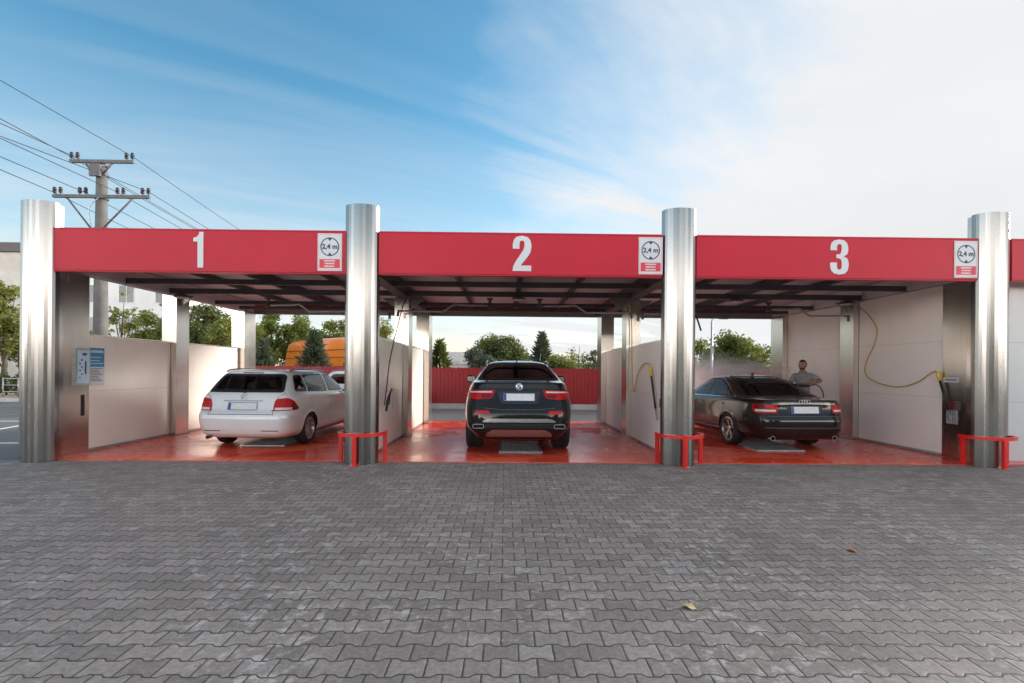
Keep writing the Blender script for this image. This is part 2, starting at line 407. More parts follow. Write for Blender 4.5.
ridge('far_hills', [(x, .6+.3*math.sin(x*.021)+.2*math.sin(x*.06+1)+.06*random.random()) for x in range(-400, 401, 8)], 260, 8.5, M['hillfar'], 60)

# ------------------------------------------------------------------ steel columns
def column_shape(bm, xc, a=.268, yfront=7.585, yend=7.775, z0=.006, z1=4.075, nf=15):
    pts = []
    for k in range(nf+1):
        t = math.pi*k/nf
        pts.append((xc - a*math.cos(t), yend - (yend-yfront)*math.sin(t)**.85))
    pts += [(xc + a, yend+.02), (xc - a, yend+.02)]
    prism(bm, pts, 'Z', z0, z1)
collab = ['tall brushed steel column at the outer edge of bay 1 with the payment panel behind it',
          'tall brushed steel column between bay 1 and bay 2 with a red guard at its foot',
          'tall brushed steel column between bay 2 and bay 3 with a red guard at its foot',
          'tall brushed steel column between bay 3 and the white wall panel']
for i, xc in enumerate(COLX):
    e = tag(empty('steel_column', (xc, 7.75, 0)), collab[i], 'column', 'steel columns along the front')
    bm = B_(); column_shape(bm, 0, yfront=7.585-7.75, yend=7.775-7.75); fin(bm, 'front_shell', M['steelfacet'], e)
    bm = B_(); box(bm, -.215, .215, .05, .095, .006, 4.04); fin(bm, 'dark_gap', M['steeldark'], e)
    bm = B_(); box(bm, -.215, .215, .098, .17, .006, 4.07); fin(bm, 'rear_shell', M['steel'], e, bevel=.006)

# ------------------------------------------------------------------ fascia boards with numerals
def numeral_poly(n):
    if n == 1:
        return [(.02, 0), (.14, 0), (.14, 1), (.055, 1), (.045, .93), (.0, .86), (-.07, .83), (-.07, .73), (.02, .73)], []
    if n == 2:
        o = [(-.2, 0), (.2, 0), (.2, .155), (-.03, .155), (.02, .24), (.12, .40), (.18, .53), (.2, .66), (.2, .76), (.175, .88), (.115, .965), (.0, 1.0), (-.115, .97), (-.175, .89), (-.2, .76), (-.2, .63), (-.055, .63), (-.055, .78), (-.045, .84), (.0, .865), (.04, .845), (.05, .79), (.05, .70), (.03, .60), (-.04, .46), (-.14, .26), (-.19, .13)]
        return o, []
    o = [(-.2, .34), (-.2, .22), (-.175, .10), (-.11, .025), (0, 0), (.115, .025), (.18, .11), (.2, .23), (.2, .36), (.175, .455), (.09, .52), (.165, .57), (.19, .66), (.19, .78), (.165, .9), (.10, .975), (0, 1.0), (-.11, .975), (-.175, .90), (-.195, .79), (-.195, .69), (-.055, .69), (-.055, .80), (-.04, .855), (0, .87), (.035, .855), (.048, .80), (.048, .68), (.03, .60), (-.01, .575), (-.065, .57), (-.065, .465), (-.01, .46), (.035, .43), (.052, .36), (.052, .22), (.035, .155), (0, .135), (-.04, .15), (-.055, .21), (-.055, .34)]
    return o, []
def fascia(x0, x1, num, nx, lab):
    e = tag(empty('fascia_board', ((x0+x1)/2, YFA, ZF0)), lab, 'fascia', 'red fascia boards over the bays')
    w = (x1-x0)/2
    bm = B_(); box(bm, -w, w, 0, .10, 0, ZF1-ZF0); fin(bm, 'board', M['fascia'], e, bevel=.008)
    bm = B_(); box(bm, -w, w, -.006, .12, ZF1-ZF0+.002, ZF1-ZF0+.022); fin(bm, 'top_trim', M['fascia'], e)
    bm = B_(); box(bm, -w, w, .012, .10, -.022, -.003); fin(bm, 'bottom_trim', M['fascia'], e)
    if num:
        poly, _ = numeral_poly(num); bm = B_(); s = .56
        prism(bm, [(nx-(x0+x1)/2 + px*s*1.32, .055 + pz*s) for px, pz in poly], 'Y', -.012, -.001)
        fin(bm, 'numeral', M['white'], e)
    return e
g = .264
fascia(-7.09, -2.535, 1, at(197, 250, YFA).x, 'red fascia board with a white number 1 over the bay with the white estate car')
fascia(-2.015, 2.49, 2, at(522, 254, YFA).x, 'red fascia board with a white number 2 over the bay with the black SUV')
fascia(3.04, 7.63, 3, at(839, 258, YFA).x, 'red fascia board with a white number 3 over the bay with the black saloon')
fascia(8.15, XD+5.2, 0, 0, 'plain red fascia board running out of the frame beyond the last steel column')

# clearance signs
def clearance(xc, lab):
    e = tag(empty('clearance_sign', (xc, YFA-.004, (ZF0+ZF1)/2+.0)), lab, 'sign', '2,4 m clearance signs')
    w, h = .192, .295
    bm = B_(); box(bm, -w, w, -.006, 0, -h, h); fin(bm, 'plate', M['white'], e)
    bm = B_()   # pale red border line
    for (a, b_, c, d) in ((-w+.008, w-.008, h-.02, h-.01), (-w+.008, w-.008, -h+.01, -h+.02), (-w+.008, -w+.018, -h+.021, h-.021), (w-.018, w-.008, -h+.021, h-.021)):
        box(bm, a, b_, -.0085, -.0062, c, d)
    fin(bm, 'border', simple('pale_pink_print', (.66, .42, .46), .4), e)
    bm = B_(); n = 48; cz = .085; Rr = .148
    ring = [(Rr, 0), (Rr-.017, 0)]
    vo = [[bm.verts.new((r*math.cos(2*math.pi*k/n), -.0075, cz + r*math.sin(2*math.pi*k/n))) for k in range(n)] for r in (Rr, Rr-.017)]
    for k in range(n): bm.faces.new((vo[0][k], vo[0][(k+1) % n], vo[1][(k+1) % n], vo[1][k]))
    for s in (1, -1):
        vv = [bm.verts.new((dx, -.0077, cz + s*dz)) for dx, dz in ((-.034, Rr-.012), (.034, Rr-.012), (0, Rr-.062))]; bm.faces.new(vv)
    fin(bm, 'height_ring', M['navy'], e)
    t = link('lettering', text_mesh('2,4 m', .108, .002, .0035, spacing=1.0), M['navy'], e); t.location = (0, -.0085, cz)
    bm = B_(); box(bm, -w+.032, w-.032, -.0085, -.0062, -h+.045, -h+.185); fin(bm, 'red_field', M['signred'], e)
    for r_, (hw, z) in enumerate(((.085, -h+.158), (.075, -h+.115), (.080, -h+.072))):
        bm = B_(); x = -hw
        while x < hw - .01:
            l = random.uniform(.012, .03); box(bm, x, min(x+l, hw), -.0098, -.0087, z-.011, z+.011); x += l + .006
        fin(bm, 'small_print', M['white'], e)
clearance(at(330, 252, YFA).x, 'white 2,4 m clearance sign at the right end of the fascia numbered 1')
clearance(at(650.5, 256, YFA).x, 'white 2,4 m clearance sign at the right end of the fascia numbered 2')
clearance(at(965.5, 260, YFA).x, 'white 2,4 m clearance sign at the right end of the fascia numbered 3')

# ------------------------------------------------------------------ canopy roof
e = tag(empty('canopy_roof', (0, 11, 3.1)), 'dark canopy roof of steel purlins and pale sheet over the three wash bays', 'roof')
def W(o): o.location = -Vector(e.location); return o
bm = B_(); box(bm, XA-.1, XD+5, YF+.12, 14.35, 3.42, 3.46)
x = XA
W(fin(bm, 'roof_sheet', M['roof'], e))
def cbeam(bm, x0, x1, y, z0, h=.11, w=.07):
    box(bm, x0, x1, y, y+.012, z0, z0+h); box(bm, x0, x1, y+.0125, y+w, z0, z0+.012); box(bm, x0, x1, y+.0125, y+w, z0+h-.012, z0+h)
for y, z0, h in ((9.35, 3.10, .10), (10.55, 3.10, .11), (12.2, 3.10, .09), (13.3, 3.12, .08)):
    bm = B_(); cbeam(bm, XA+.05, XD-.035, y, z0, h); W(fin(bm, 'purlin', M['beam'], e))
bm = B_(); box(bm, XA+.2, XD-.1, YF+.125, YF+.2, 3.12, 3.40); W(fin(bm, 'front_beam', M['beam'], e))
bm = B_(); box(bm, XA-.1, XD+.1, 14.10, 14.28, 3.08, 3.26); W(fin(bm, 'rear_beam', M['steeldark'], e, bevel=.008))
bm = B_(); box(bm, XA-.1, XD+.1, 14.30, 14.36, 3.12, 3.72); W(fin(bm, 'rear_fascia', M['fascia'], e))
for xc in (XA, XB, XC, XD):
    bm = B_(); box(bm, xc-.11, xc+.11, YF+.21, 14.09, 3.10, 3.40); W(fin(bm, 'side_beam', M['roof'] if xc in (XA, XD) else M['beam'], e))
for a, b_ in ((XA, XB), (XB, XC), (XC, XD)):
    c = (a+b_)/2
    bm = B_(); box(bm, c-.05, c+.05, YF+.21, 14.09, 3.225, 3.41); W(fin(bm, 'centre_beam', M['beam'], e))
    for q in (-1.25, 1.25):
        bm = B_(); box(bm, c+q-.03, c+q+.03, YF+.21, 14.09, 3.30, 3.41); W(fin(bm, 'rafter', M['beam'], e))
    for q in (-1, 1):   # knee plates at the corners
        bm = B_(); xx = c + q*2.43
        prism(bm, [(xx, 3.09), (xx, 2.86), (xx - q*.05, 2.86), (xx - q*.36, 3.09)], 'Y', 10.85, 10.9); W(fin(bm, 'bracket', M['steeldark'], e))

# ------------------------------------------------------------------ divider walls
def divider(xc, tall, lab, cab_side, mat, xpost=0):
    e = tag(empty('divider_wall', (xc, 11, 0)), lab, 'wall', 'panel walls between the bays')
    ztop = 3.09 if tall else 2.05
    def post(y0, y1, hw, mat=M['steel2']):
        bm = B_(); box(bm, -hw, hw, y0-11, y1-11, .015, 3.095); fin(bm, 'post', mat, e, bevel=.012)
        bm = B_(); box(bm, -hw-.012, hw+.012, y0-11.012, y1-10.988, .0145, .03); fin(bm, 'base_plate', M['steeldark'], e)
    post(10.72, 11.15, .155); post(13.45, 14.05, .175)
    for y0, y1 in ((8.62, 10.715), (11.155, 13.445)):
        zs = [.06, ztop] if not tall else [.06, 1.06, 2.06, 3.09]
        zs = [.06, 1.07, 2.05] if not tall else [.06, 1.07, 2.08, 3.09]
        for a, b_ in zip(zs, zs[1:]):
            bm = B_(); box(bm, -.03, .03, y0-11+.006, y1-11-.006, a+.002, b_-.002); fin(bm, 'panel', mat, e, bevel=.004)
        bm = B_()
        box(bm, -.026, .026, y0-11+.007, y1-11-.007, .02, .0595)
        for z in zs[1:-1]: box(bm, -.0315, .0315, y0-11+.008, y1-11-.008, z-.0015, z+.0015)
        fin(bm, 'joint_strip', M['joint'], e)
        if not tall:
            bm = B_(); box(bm, -.036, .036, y0-11, y1-11, ztop, ztop+.022); fin(bm, 'top_rail', M['steel2'], e)
    return e
divider(XA, False, 'cream panel wall on the outer side of bay 1 beside the white estate car', 1, M['panel'])
divider(XB, False, 'panel wall between bay 1 and bay 2 with a black spray gun hung on it', 1, M['panel'])
divider(XC, False, 'pale grey panel wall between bay 2 and bay 3 with a yellow handled lance on it', -1, M['panel2'])
divider(XD, True, 'full height pinkish panel wall on the outer side of bay 3 behind the yellow hose', -1, M['panel2'])

# equipment cabinets behind the columns
def cabinet(xc, lab, y0=7.95, y1=8.61, hw=.062):
    e = tag(empty('equipment_cabinet', (xc, y0, .014)), lab, 'cabinet', 'steel cabinets behind the columns')
    bm = B_(); box(bm, -hw, hw, 0, y1-y0, .002, 3.07); fin(bm, 'housing', M['steel2'], e, bevel=.012)
    bm = B_(); box(bm, -hw-.004, -hw-.0005, .10, y1-y0-.02, .1, 2.9); box(bm, hw+.0005, hw+.004, .10, y1-y0-.02, .1, 2.9); fin(bm, 'door', M['steel2'], e)
    return e, hw
cabA, hw = cabinet(XA, 'steel cabinet behind the outer column of bay 1 carrying the blue payment panel')
bm = B_(); box(bm, hw+.0045, hw+.035, .36, .65, 1.17, 1.80); fin(bm, 'panel_frame', M['galv'], cabA, bevel=.006)
pf = bpy.data.objects[cabA.children[-1].name]
bm = B_(); box(bm, hw+.0355, hw+.039, .385, .625, 1.20, 1.77); sf = fin(bm, 'control_face', M['lightblue'], cabA)
bm = B_(); box(bm, hw+.0395, hw+.043, .48, .56, 1.68, 1.72); box(bm, hw+.0395, hw+.043, .53, .555, 1.36, 1.58); fin(bm, 'display', M['navy'], cabA)
for k in range(6):
    bm = B_(); lathe(bm, [(.0, hw+.046), (.014, hw+.046), (.014, hw+.0395)], 'X', 10, (0, .43+.035*(k % 2), 1.30+.06*k)); fin(bm, 'button', M['signred'] if k % 3 == 0 else M['navy'], cabA)
for a, b_, c, d in ((.40, .48, 1.62, 1.66), (.57, .61, 1.26, 1.44)):
    bm = B_(); box(bm, hw+.0395, hw+.042, a, b_, c, d); fin(bm, 'white_label', M['white'], cabA)
bm = B_(); box(bm, hw+.0045, hw+.012, .50, .56, .64, 1.0); fin(bm, 'coin_slot', M['black'], cabA)
cabB, hw = cabinet(XB, 'steel cabinet behind the column between bay 1 and bay 2')
cabC, hw = cabinet(XC, 'steel cabinet behind the column between bay 2 and bay 3')
cabD, hw = cabinet(XD, 'steel cabinet behind the last column beside the yellow hose, with a white label plate')
for cb in (cabC, cabD):
    bm = B_(); box(bm, -hw-.016, -hw-.0045, .34, .62, 1.33, 1.42); fin(bm, 'label_plate', M['white'], cb)
    bm = B_()
    for k in range(7): box(bm, -hw-.0185, -hw-.0165, .37+.032*k, .37+.032*k+.02, 1.36, 1.39)
    fin(bm, 'small_print', M['navy'], cb)
    bm = B_(); box(bm, -hw-.06, -hw-.0045, .36, .56, .85, 1.0); fin(bm, 'lance_holder', simple('dark_red_plastic', (.10, .02, .025), .4), cb)
    bm = B_()
    for k in range(5): box(bm, -hw-.02, -hw-.006, .37+.045*k, .376+.045*k, .60, .845)
    for k in range(4): box(bm, -hw-.024, -hw-.0205, .36, .56, .62+.06*k, .627+.06*k)
    fin(bm, 'wire_grid', M['galv'], cb)

# instruction poster on the cream wall of bay 1
e = tag(empty('instruction_poster', (XA+.034, 8.80, 1.50)), 'blue and white instruction poster on the cream wall beside the payment panel', 'poster')
bm = B_(); box(bm, 0, .006, -.16, .16, -.34, .34); fin(bm, 'sheet', M['white'], e)
bm = B_(); box(bm, .0065, .009, -.155, .155, .0, .335); fin(bm, 'blue_field', M['blueprint'], e)
bm = B_()
for k, z in enumerate((.25, .16, .10, .05)): box(bm, .0095, .011, -.13, .13-.04*(k % 3), z, z+(.045 if k == 0 else .018))
fin(bm, 'heading', M['lightblue'], e)
bm = B_()
for k in range(9): box(bm, .0065, .0085, -.13, .12-.03*((k*7) % 4), -.04-.027*k, -.03-.027*k)
fin(bm, 'small_print', M['navy'], e)

# white technical room wall beyond the last column
e = tag(empty('plant_room', (10.6, 8.1, 0)), 'white panelled plant room wall at the right edge beyond the last column', 'building')
bm = B_(); box(bm, -2.44, 3, 0, 6, .02, 3.03); fin(bm, 'wall', M['whitewall'], e, bevel=.01)
bm = B_()
for z in (1.02, 2.03): box(bm, -2.44, 3, -.002, -.0005, z, z+.006)
fin(bm, 'joint_strip', M['joint'], e)
bm = B_(); box(bm, -2.36, -2.28, -.06, -.002, 1.98, 2.14); fin(bm, 'latch', M['galv'], e, bevel=.01)

# ------------------------------------------------------------------ red column guards
def guard(xc, lab):
    e = tag(empty('column_guard', (xc, 7.75, 0)), lab, 'guard rail', 'red guards round the column feet')
    pts = [(-.355, .20, .47)] + [(-.355*math.cos(math.pi*k/12), .06-.30*math.sin(math.pi*k/12), .47) for k in range(13)] + [(.355, .20, .47)]
    bm = B_(); A = []
    for i, p in enumerate(pts):
        d = (Vector(pts[min(i+1, len(pts)-1)]) - Vector(pts[max(i-1, 0)])).normalized(); n = Vector((-d.y, d.x, 0))*.020
        A.append([bm.verts.new(Vector(p)+n*s+Vector((0, 0, z))) for s, z in ((-1, -.026), (1, -.026), (1, .026), (-1, .026))])
    for a, b_ in zip(A, A[1:]):
        for k in range(4): bm.faces.new((a[k], a[(k+1) % 4], b_[(k+1) % 4], b_[k]))
    bm.faces.new(A[0]); bm.faces.new(A[-1][::-1])
    fin(bm, 'top_rail', M['redpaint'], e, auto=40)
    for x, y in ((-.355, .12), (-.03, -.235), (.355, .12)):
        bm = B_(); box(bm, x-.029, x+.029, y-.029, y+.029, .012, .4435); fin(bm, 'leg', M['redpaint'], e, bevel=.006)
        bm = B_(); box(bm, x-.065, x+.065, y-.065, y+.065, .0055, .0115); fin(bm, 'foot_plate', M['redpaint'], e)
guard(XB, 'red tubular guard round the foot of the column right of the white estate car')
guard(XC, 'red tubular guard round the foot of the column left of the black saloon')
guard(XD-.03, 'red tubular guard round the foot of the last column beside the white plant room')

# ------------------------------------------------------------------ floor grates
def grate(x0, x1, y0, y1, lab):
    xc, yc = (x0+x1)/2, (y0+y1)/2
    e = tag(empty('floor_grate', (xc, yc, .0145)), lab, 'drain grate', 'drain grates in the red floor')
    bm = B_(); hx, hy = (x1-x0)/2, (y1-y0)/2
    box(bm, -hx, hx, -hy, -hy+.03, .001, .022); box(bm, -hx, hx, hy-.03, hy, .001, .022); box(bm, -hx, -hx+.03, -hy+.0305, hy-.0305, .001, .022); box(bm, hx-.03, hx, -hy+.0305, hy-.0305, .001, .022)
    fin(bm, 'frame', M['galv'], e)
    bm = B_(); n = int((x1-x0)/.045)
    for k in range(n):
        x = -hx+.035+k*(2*hx-.07)/n; box(bm, x, x+.017, -hy+.031, hy-.031, .001, .02)
    m_ = int((y1-y0)/.12)
    for k in range(1, m_): box(bm, -hx+.031, hx-.031, -hy+k*2*hy/m_, -hy+k*2*hy/m_+.012, .0205, .0235)
    fin(bm, 'bars', M['galv'], e)
grate(-.10, .68, 8.72, 10.0, 'steel drain grate in the red floor under the black SUV')
grate(-5.0, -4.2, 9.3, 10.6, 'steel drain grate in the red floor under the white estate car')
grate(4.75, 5.65, 9.05, 10.3, 'steel drain grate in the red floor under the black saloon')

# ------------------------------------------------------------------ booms, lamps, hoses, lances
def boom(xc, yc, s, lab):
    e = tag(empty('boom_arm', (xc, yc, 3.09)), lab, 'boom arm', 'swivel boom arms under the canopy')
    bm = B_(); lathe(bm, [(.0, .0), (.07, .0), (.07, -.03), (.03, -.05), (.03, -.14), (.055, -.15), (.055, -.21), (0, -.22)], 'Z', 14); fin(bm, 'pivot', M['beam'], e, auto=40)
    pts = [(0, 0, -.17), (s*.62, -.12, -.17), (s*.78, -.16, -.17), (s*1.0, -.2, -.32), (s*1.15, -.22, -.33), (s*1.95, -.38, -.34)]
    bm = B_(); tube(bm, smoothcurve(pts, 4), .021, 8); fin(bm, 'arm', M['galv'], e, smooth=True)
    bm = B_(); tube(bm, [(s*1.93, -.38, -.32), (s*1.95, -.385, -.46)], .028, 8); fin(bm, 'hose_joint', M['beam'], e)
BM = [boom(-5.35, 11.0, 1, 'swivel boom arm over the roof rails of the white estate car'), boom(-3.55, 11.2, .5, 'short swivel boom arm near the column between bay 1 and bay 2'),
      boom(-.35, 10.75, -1, 'left swivel boom arm over the black SUV'), boom(.75, 10.75, 1, 'right swivel boom arm over the black SUV'),
      boom(4.15, 10.9, -.6, 'left swivel boom arm over the black saloon'), boom(5.95, 10.9, .8, 'right swivel boom arm over the black saloon')]
def lamp(x, y, lab):
    e = tag(empty('ceiling_lamp', (x, y, 3.085)), lab, 'lamp', 'round lamps under the canopy')
    bm = B_(); lathe(bm, [(0, .0), (.11, .0), (.15, -.05), (.14, -.07)], 'Z', 18); fin(bm, 'housing', M['beam'], e, auto=40)
    bm = B_(); lathe(bm, [(.139, -.068), (.10, -.085), (0, -.09)], 'Z', 18); fin(bm, 'lens', M['lamp_lens'], e, smooth=True)
lamp(XA+.35, 10.6, 'round lamp under the canopy by the middle post of the cream wall')
lamp((XB+XC)/2, 10.42, 'round lamp under the canopy over the black SUV')
lamp(XD-.4, 10.6, 'round lamp under the canopy by the middle post of the full height wall')
lamp((XC+XD)/2-.4, 10.42, 'round lamp under the canopy over the black saloon')

def hose(pts, r, mat, lab, name='hose', n=10):
    bm = B_(); tube(bm, smoothcurve(pts, n), r, 7); o = fin(bm, name, mat, smooth=True)
    c = Vector(pts[0]); o.data.transform(Matrix.Translation(-c)); o.location = c
    return tag(o, lab, 'hose')
def lance(top, bot, lab):
    top, bot = Vector(top), Vector(bot)
    e = tag(empty('spray_lance', top), lab, 'spray lance', 'spray lances parked on the walls'); d = bot-top
    bm = B_(); tube(bm, [Vector((0, 0, 0)), d*.06, d*.20], [.016, .030, .027], 10); fin(bm, 'grip', M['yellow'], e, smooth=True)
    bm = B_(); tube(bm, [d*.201, d*.80], .021, 8); fin(bm, 'barrel', M['black'], e, smooth=True)
    bm = B_(); tube(bm, [d*.801, d*.97, d*1.0], [.014, .014, .02], 8); fin(bm, 'nozzle', M['galv'], e, smooth=True)
xw = 7.85
p = [(xw-.05, 10.62, 2.98), (xw, 10.34, 2.71), (xw, 10.14, 2.41), (xw, 10.2, 2.14), (xw, 10.42, 1.78), (xw, 10.48, 1.55), (xw, 10.36, 1.39), (xw, 9.99, 1.27), (xw, 9.53, 1.23), (xw, 9.11, 1.34), (xw-.01, 8.85, 1.50), (7.80, 8.67, 1.55)]
hose(p, .011, M['hosey'], 'yellow hose looping along the full height wall of bay 3')
lance((7.80, 8.65, 1.54), (7.80, 8.37, .69), 'black lance with a yellow grip parked beside the white label plate of the last cabinet')
xw = 2.77
hose([(2.70, 10.6, 2.98), (xw, 10.62, 2.5), (xw, 10.58, 1.7), (xw, 10.40, 1.06), (xw, 10.12, 1.42), (xw, 9.82, 1.60), (xw, 9.5, 1.66), (2.755, 9.20, 1.61)], .011, M['hosey'], 'thin yellow hose on the pale grey wall between the SUV and the saloon')
lance((2.75, 9.18, 1.60), (2.75, 8.73, .62), 'black lance with a yellow grip parked behind the column right of the black SUV')
xw = XB+.05
hose([(-2.05, 10.36, 3.08), (-2.10, 10.08, 2.9), (-2.13, 9.63, 2.38), (-2.15, 9.07, 1.67), (-2.16, 8.86, 1.12), (-2.16, 8.72, .86)], .010, M['black'], 'thin black hose hanging from the canopy left of the black SUV')
e = tag(empty('spray_gun', (-2.10, 8.72, .92)), 'black spray gun hung on the wall between the estate car and the SUV', 'spray gun')
bm = B_(); tube(bm, [(.0, -.1, -.16), (.0, -.02, .0), (0, .12, .10), (.0, .30, .22)], [.020, .026, .024, .013], 8); fin(bm, 'gun_body', M['black'], e, smooth=True)
bm = B_(); tube(bm, smoothcurve([(0, .02, .03), (0, .09, -.06), (0, .16, -.01), (0, .15, .10)], 4), .009, 6); fin(bm, 'trigger_guard', M['black'], e, smooth=True)
bm = B_(); tube(bm, smoothcurve([(0, .30, .22), (0, .36, .19), (0, .37, .05), (0, .35, -.13)], 5), .008, 6); fin(bm, 'nozzle_tube', M['galv'], e, smooth=True)
for x, y, q in ((-3.3, 11.0, -1), (4.3, 11.1, 1)):
    hose([(x, y, 2.85), (x+.10, y+.02, 2.75), (x+.22, y+.05, 2.45)], .02, M['black'], 'short black hose end hanging under the canopy over the ' + ('white estate car' if x < 0 else 'black saloon'))

# ------------------------------------------------------------------ red fence
def fence():
    e = tag(empty('metal_fence', (0, 18.9, 0)), 'red ribbed metal fence on a white concrete base behind the wash bays', 'fence')
    bm = B_(); box(bm, -14, 17, -.02, .16, 0, .20); fin(bm, 'base', M['kerb'], e, bevel=.015)
    bm = B_(); x = -13.9; P = []
    while x < 16.8:
        w = .135
        prism(bm, [(x, .205), (x+w, .205), (x+w, 1.575), (x+w*.85, 1.602), (x+w*.5, 1.612), (x+w*.15, 1.602), (x, 1.575)], 'Y', .0, .02)
        x += .148
    fin(bm, 'slats', M['fence'], e)
    bm = B_(); box(bm, -13.9, 16.8, .021, .05, .205, 1.545); fin(bm, 'backing', M['fence'], e)
    for k in range(13):
        bm = B_(); xx = -13.9+k*2.55; box(bm, xx, xx+.06, .051, .11, .2, 1.55); fin(bm, 'post', M['fence'], e)
fence()

# ================================================================== CARS
def pchip(q, Q, V):
    """monotone cubic through V at knots Q, evaluated at q"""
    Q = np.asarray(Q, float); V = np.asarray(V, float); h = np.diff(Q); d = np.diff(V)/h
    m = np.zeros(len(V)); m[0], m[-1] = d[0], d[-1]
    for i in range(1, len(V)-1):
        m[i] = 0 if d[i-1]*d[i] <= 0 else 2*d[i-1]*d[i]/(d[i-1]+d[i])
    i = np.clip(np.searchsorted(Q, q) - 1, 0, len(h)-1); t = (q-Q[i])/h[i]
    return (2*t**3-3*t**2+1)*V[i] + (t**3-2*t**2+t)*h[i]*m[i] + (-2*t**3+3*t**2)*V[i+1] + (t**3-t**2)*h[i]*m[i+1]

def roundpoly(pts, r, n=5):
    out = []; m = len(pts)
    rs = r if isinstance(r, (list, tuple)) else [r]*m
    for i in range(m):
        p = Vector(pts[i]).to_2d(); a = Vector(pts[i-1]).to_2d()-p; b = Vector(pts[(i+1) % m]).to_2d()-p
        d = min(rs[i], a.length*.45, b.length*.45)
        A, C = p + a.normalized()*d, p + b.normalized()*d
        for k in range(n+1):
            t = k/n; out.append(A*(1-t)**2 + p*2*t*(1-t) + C*t*t)
    return [(v.x, v.y) for v in out]
def insetpoly(poly, d):
    P = [Vector(p) for p in poly]; m = len(P); out = []
    area = sum(P[i].x*P[(i+1) % m].y - P[(i+1) % m].x*P[i].y for i in range(m)); s = 1 if area > 0 else -1
    for i in range(m):
        a = (P[i]-P[i-1]); b = (P[(i+1) % m]-P[i])
        if a.length < 1e-9: a = b
        if b.length < 1e-9: b = a
        a = a.normalized(); b = b.normalized()
        na = Vector((-a.y, a.x))*s; nb = Vector((-b.y, b.x))*s
        n = (na+nb); n = n.normalized() if n.length > 1e-6 else na
        k = max(.5, n.dot(na)); out.append(tuple(P[i] + n*d/k))
    return out
def inside(poly, X, Y):
    r = np.zeros(X.shape, bool); n = len(poly)
    for i in range(n):
        x1, y1 = poly[i]; x2, y2 = poly[(i+1) % n]
        c = ((y1 > Y) != (y2 > Y)) & (X < (x2-x1)*(Y-y1)/(y2-y1+1e-12) + x1)
        r ^= c
    return r

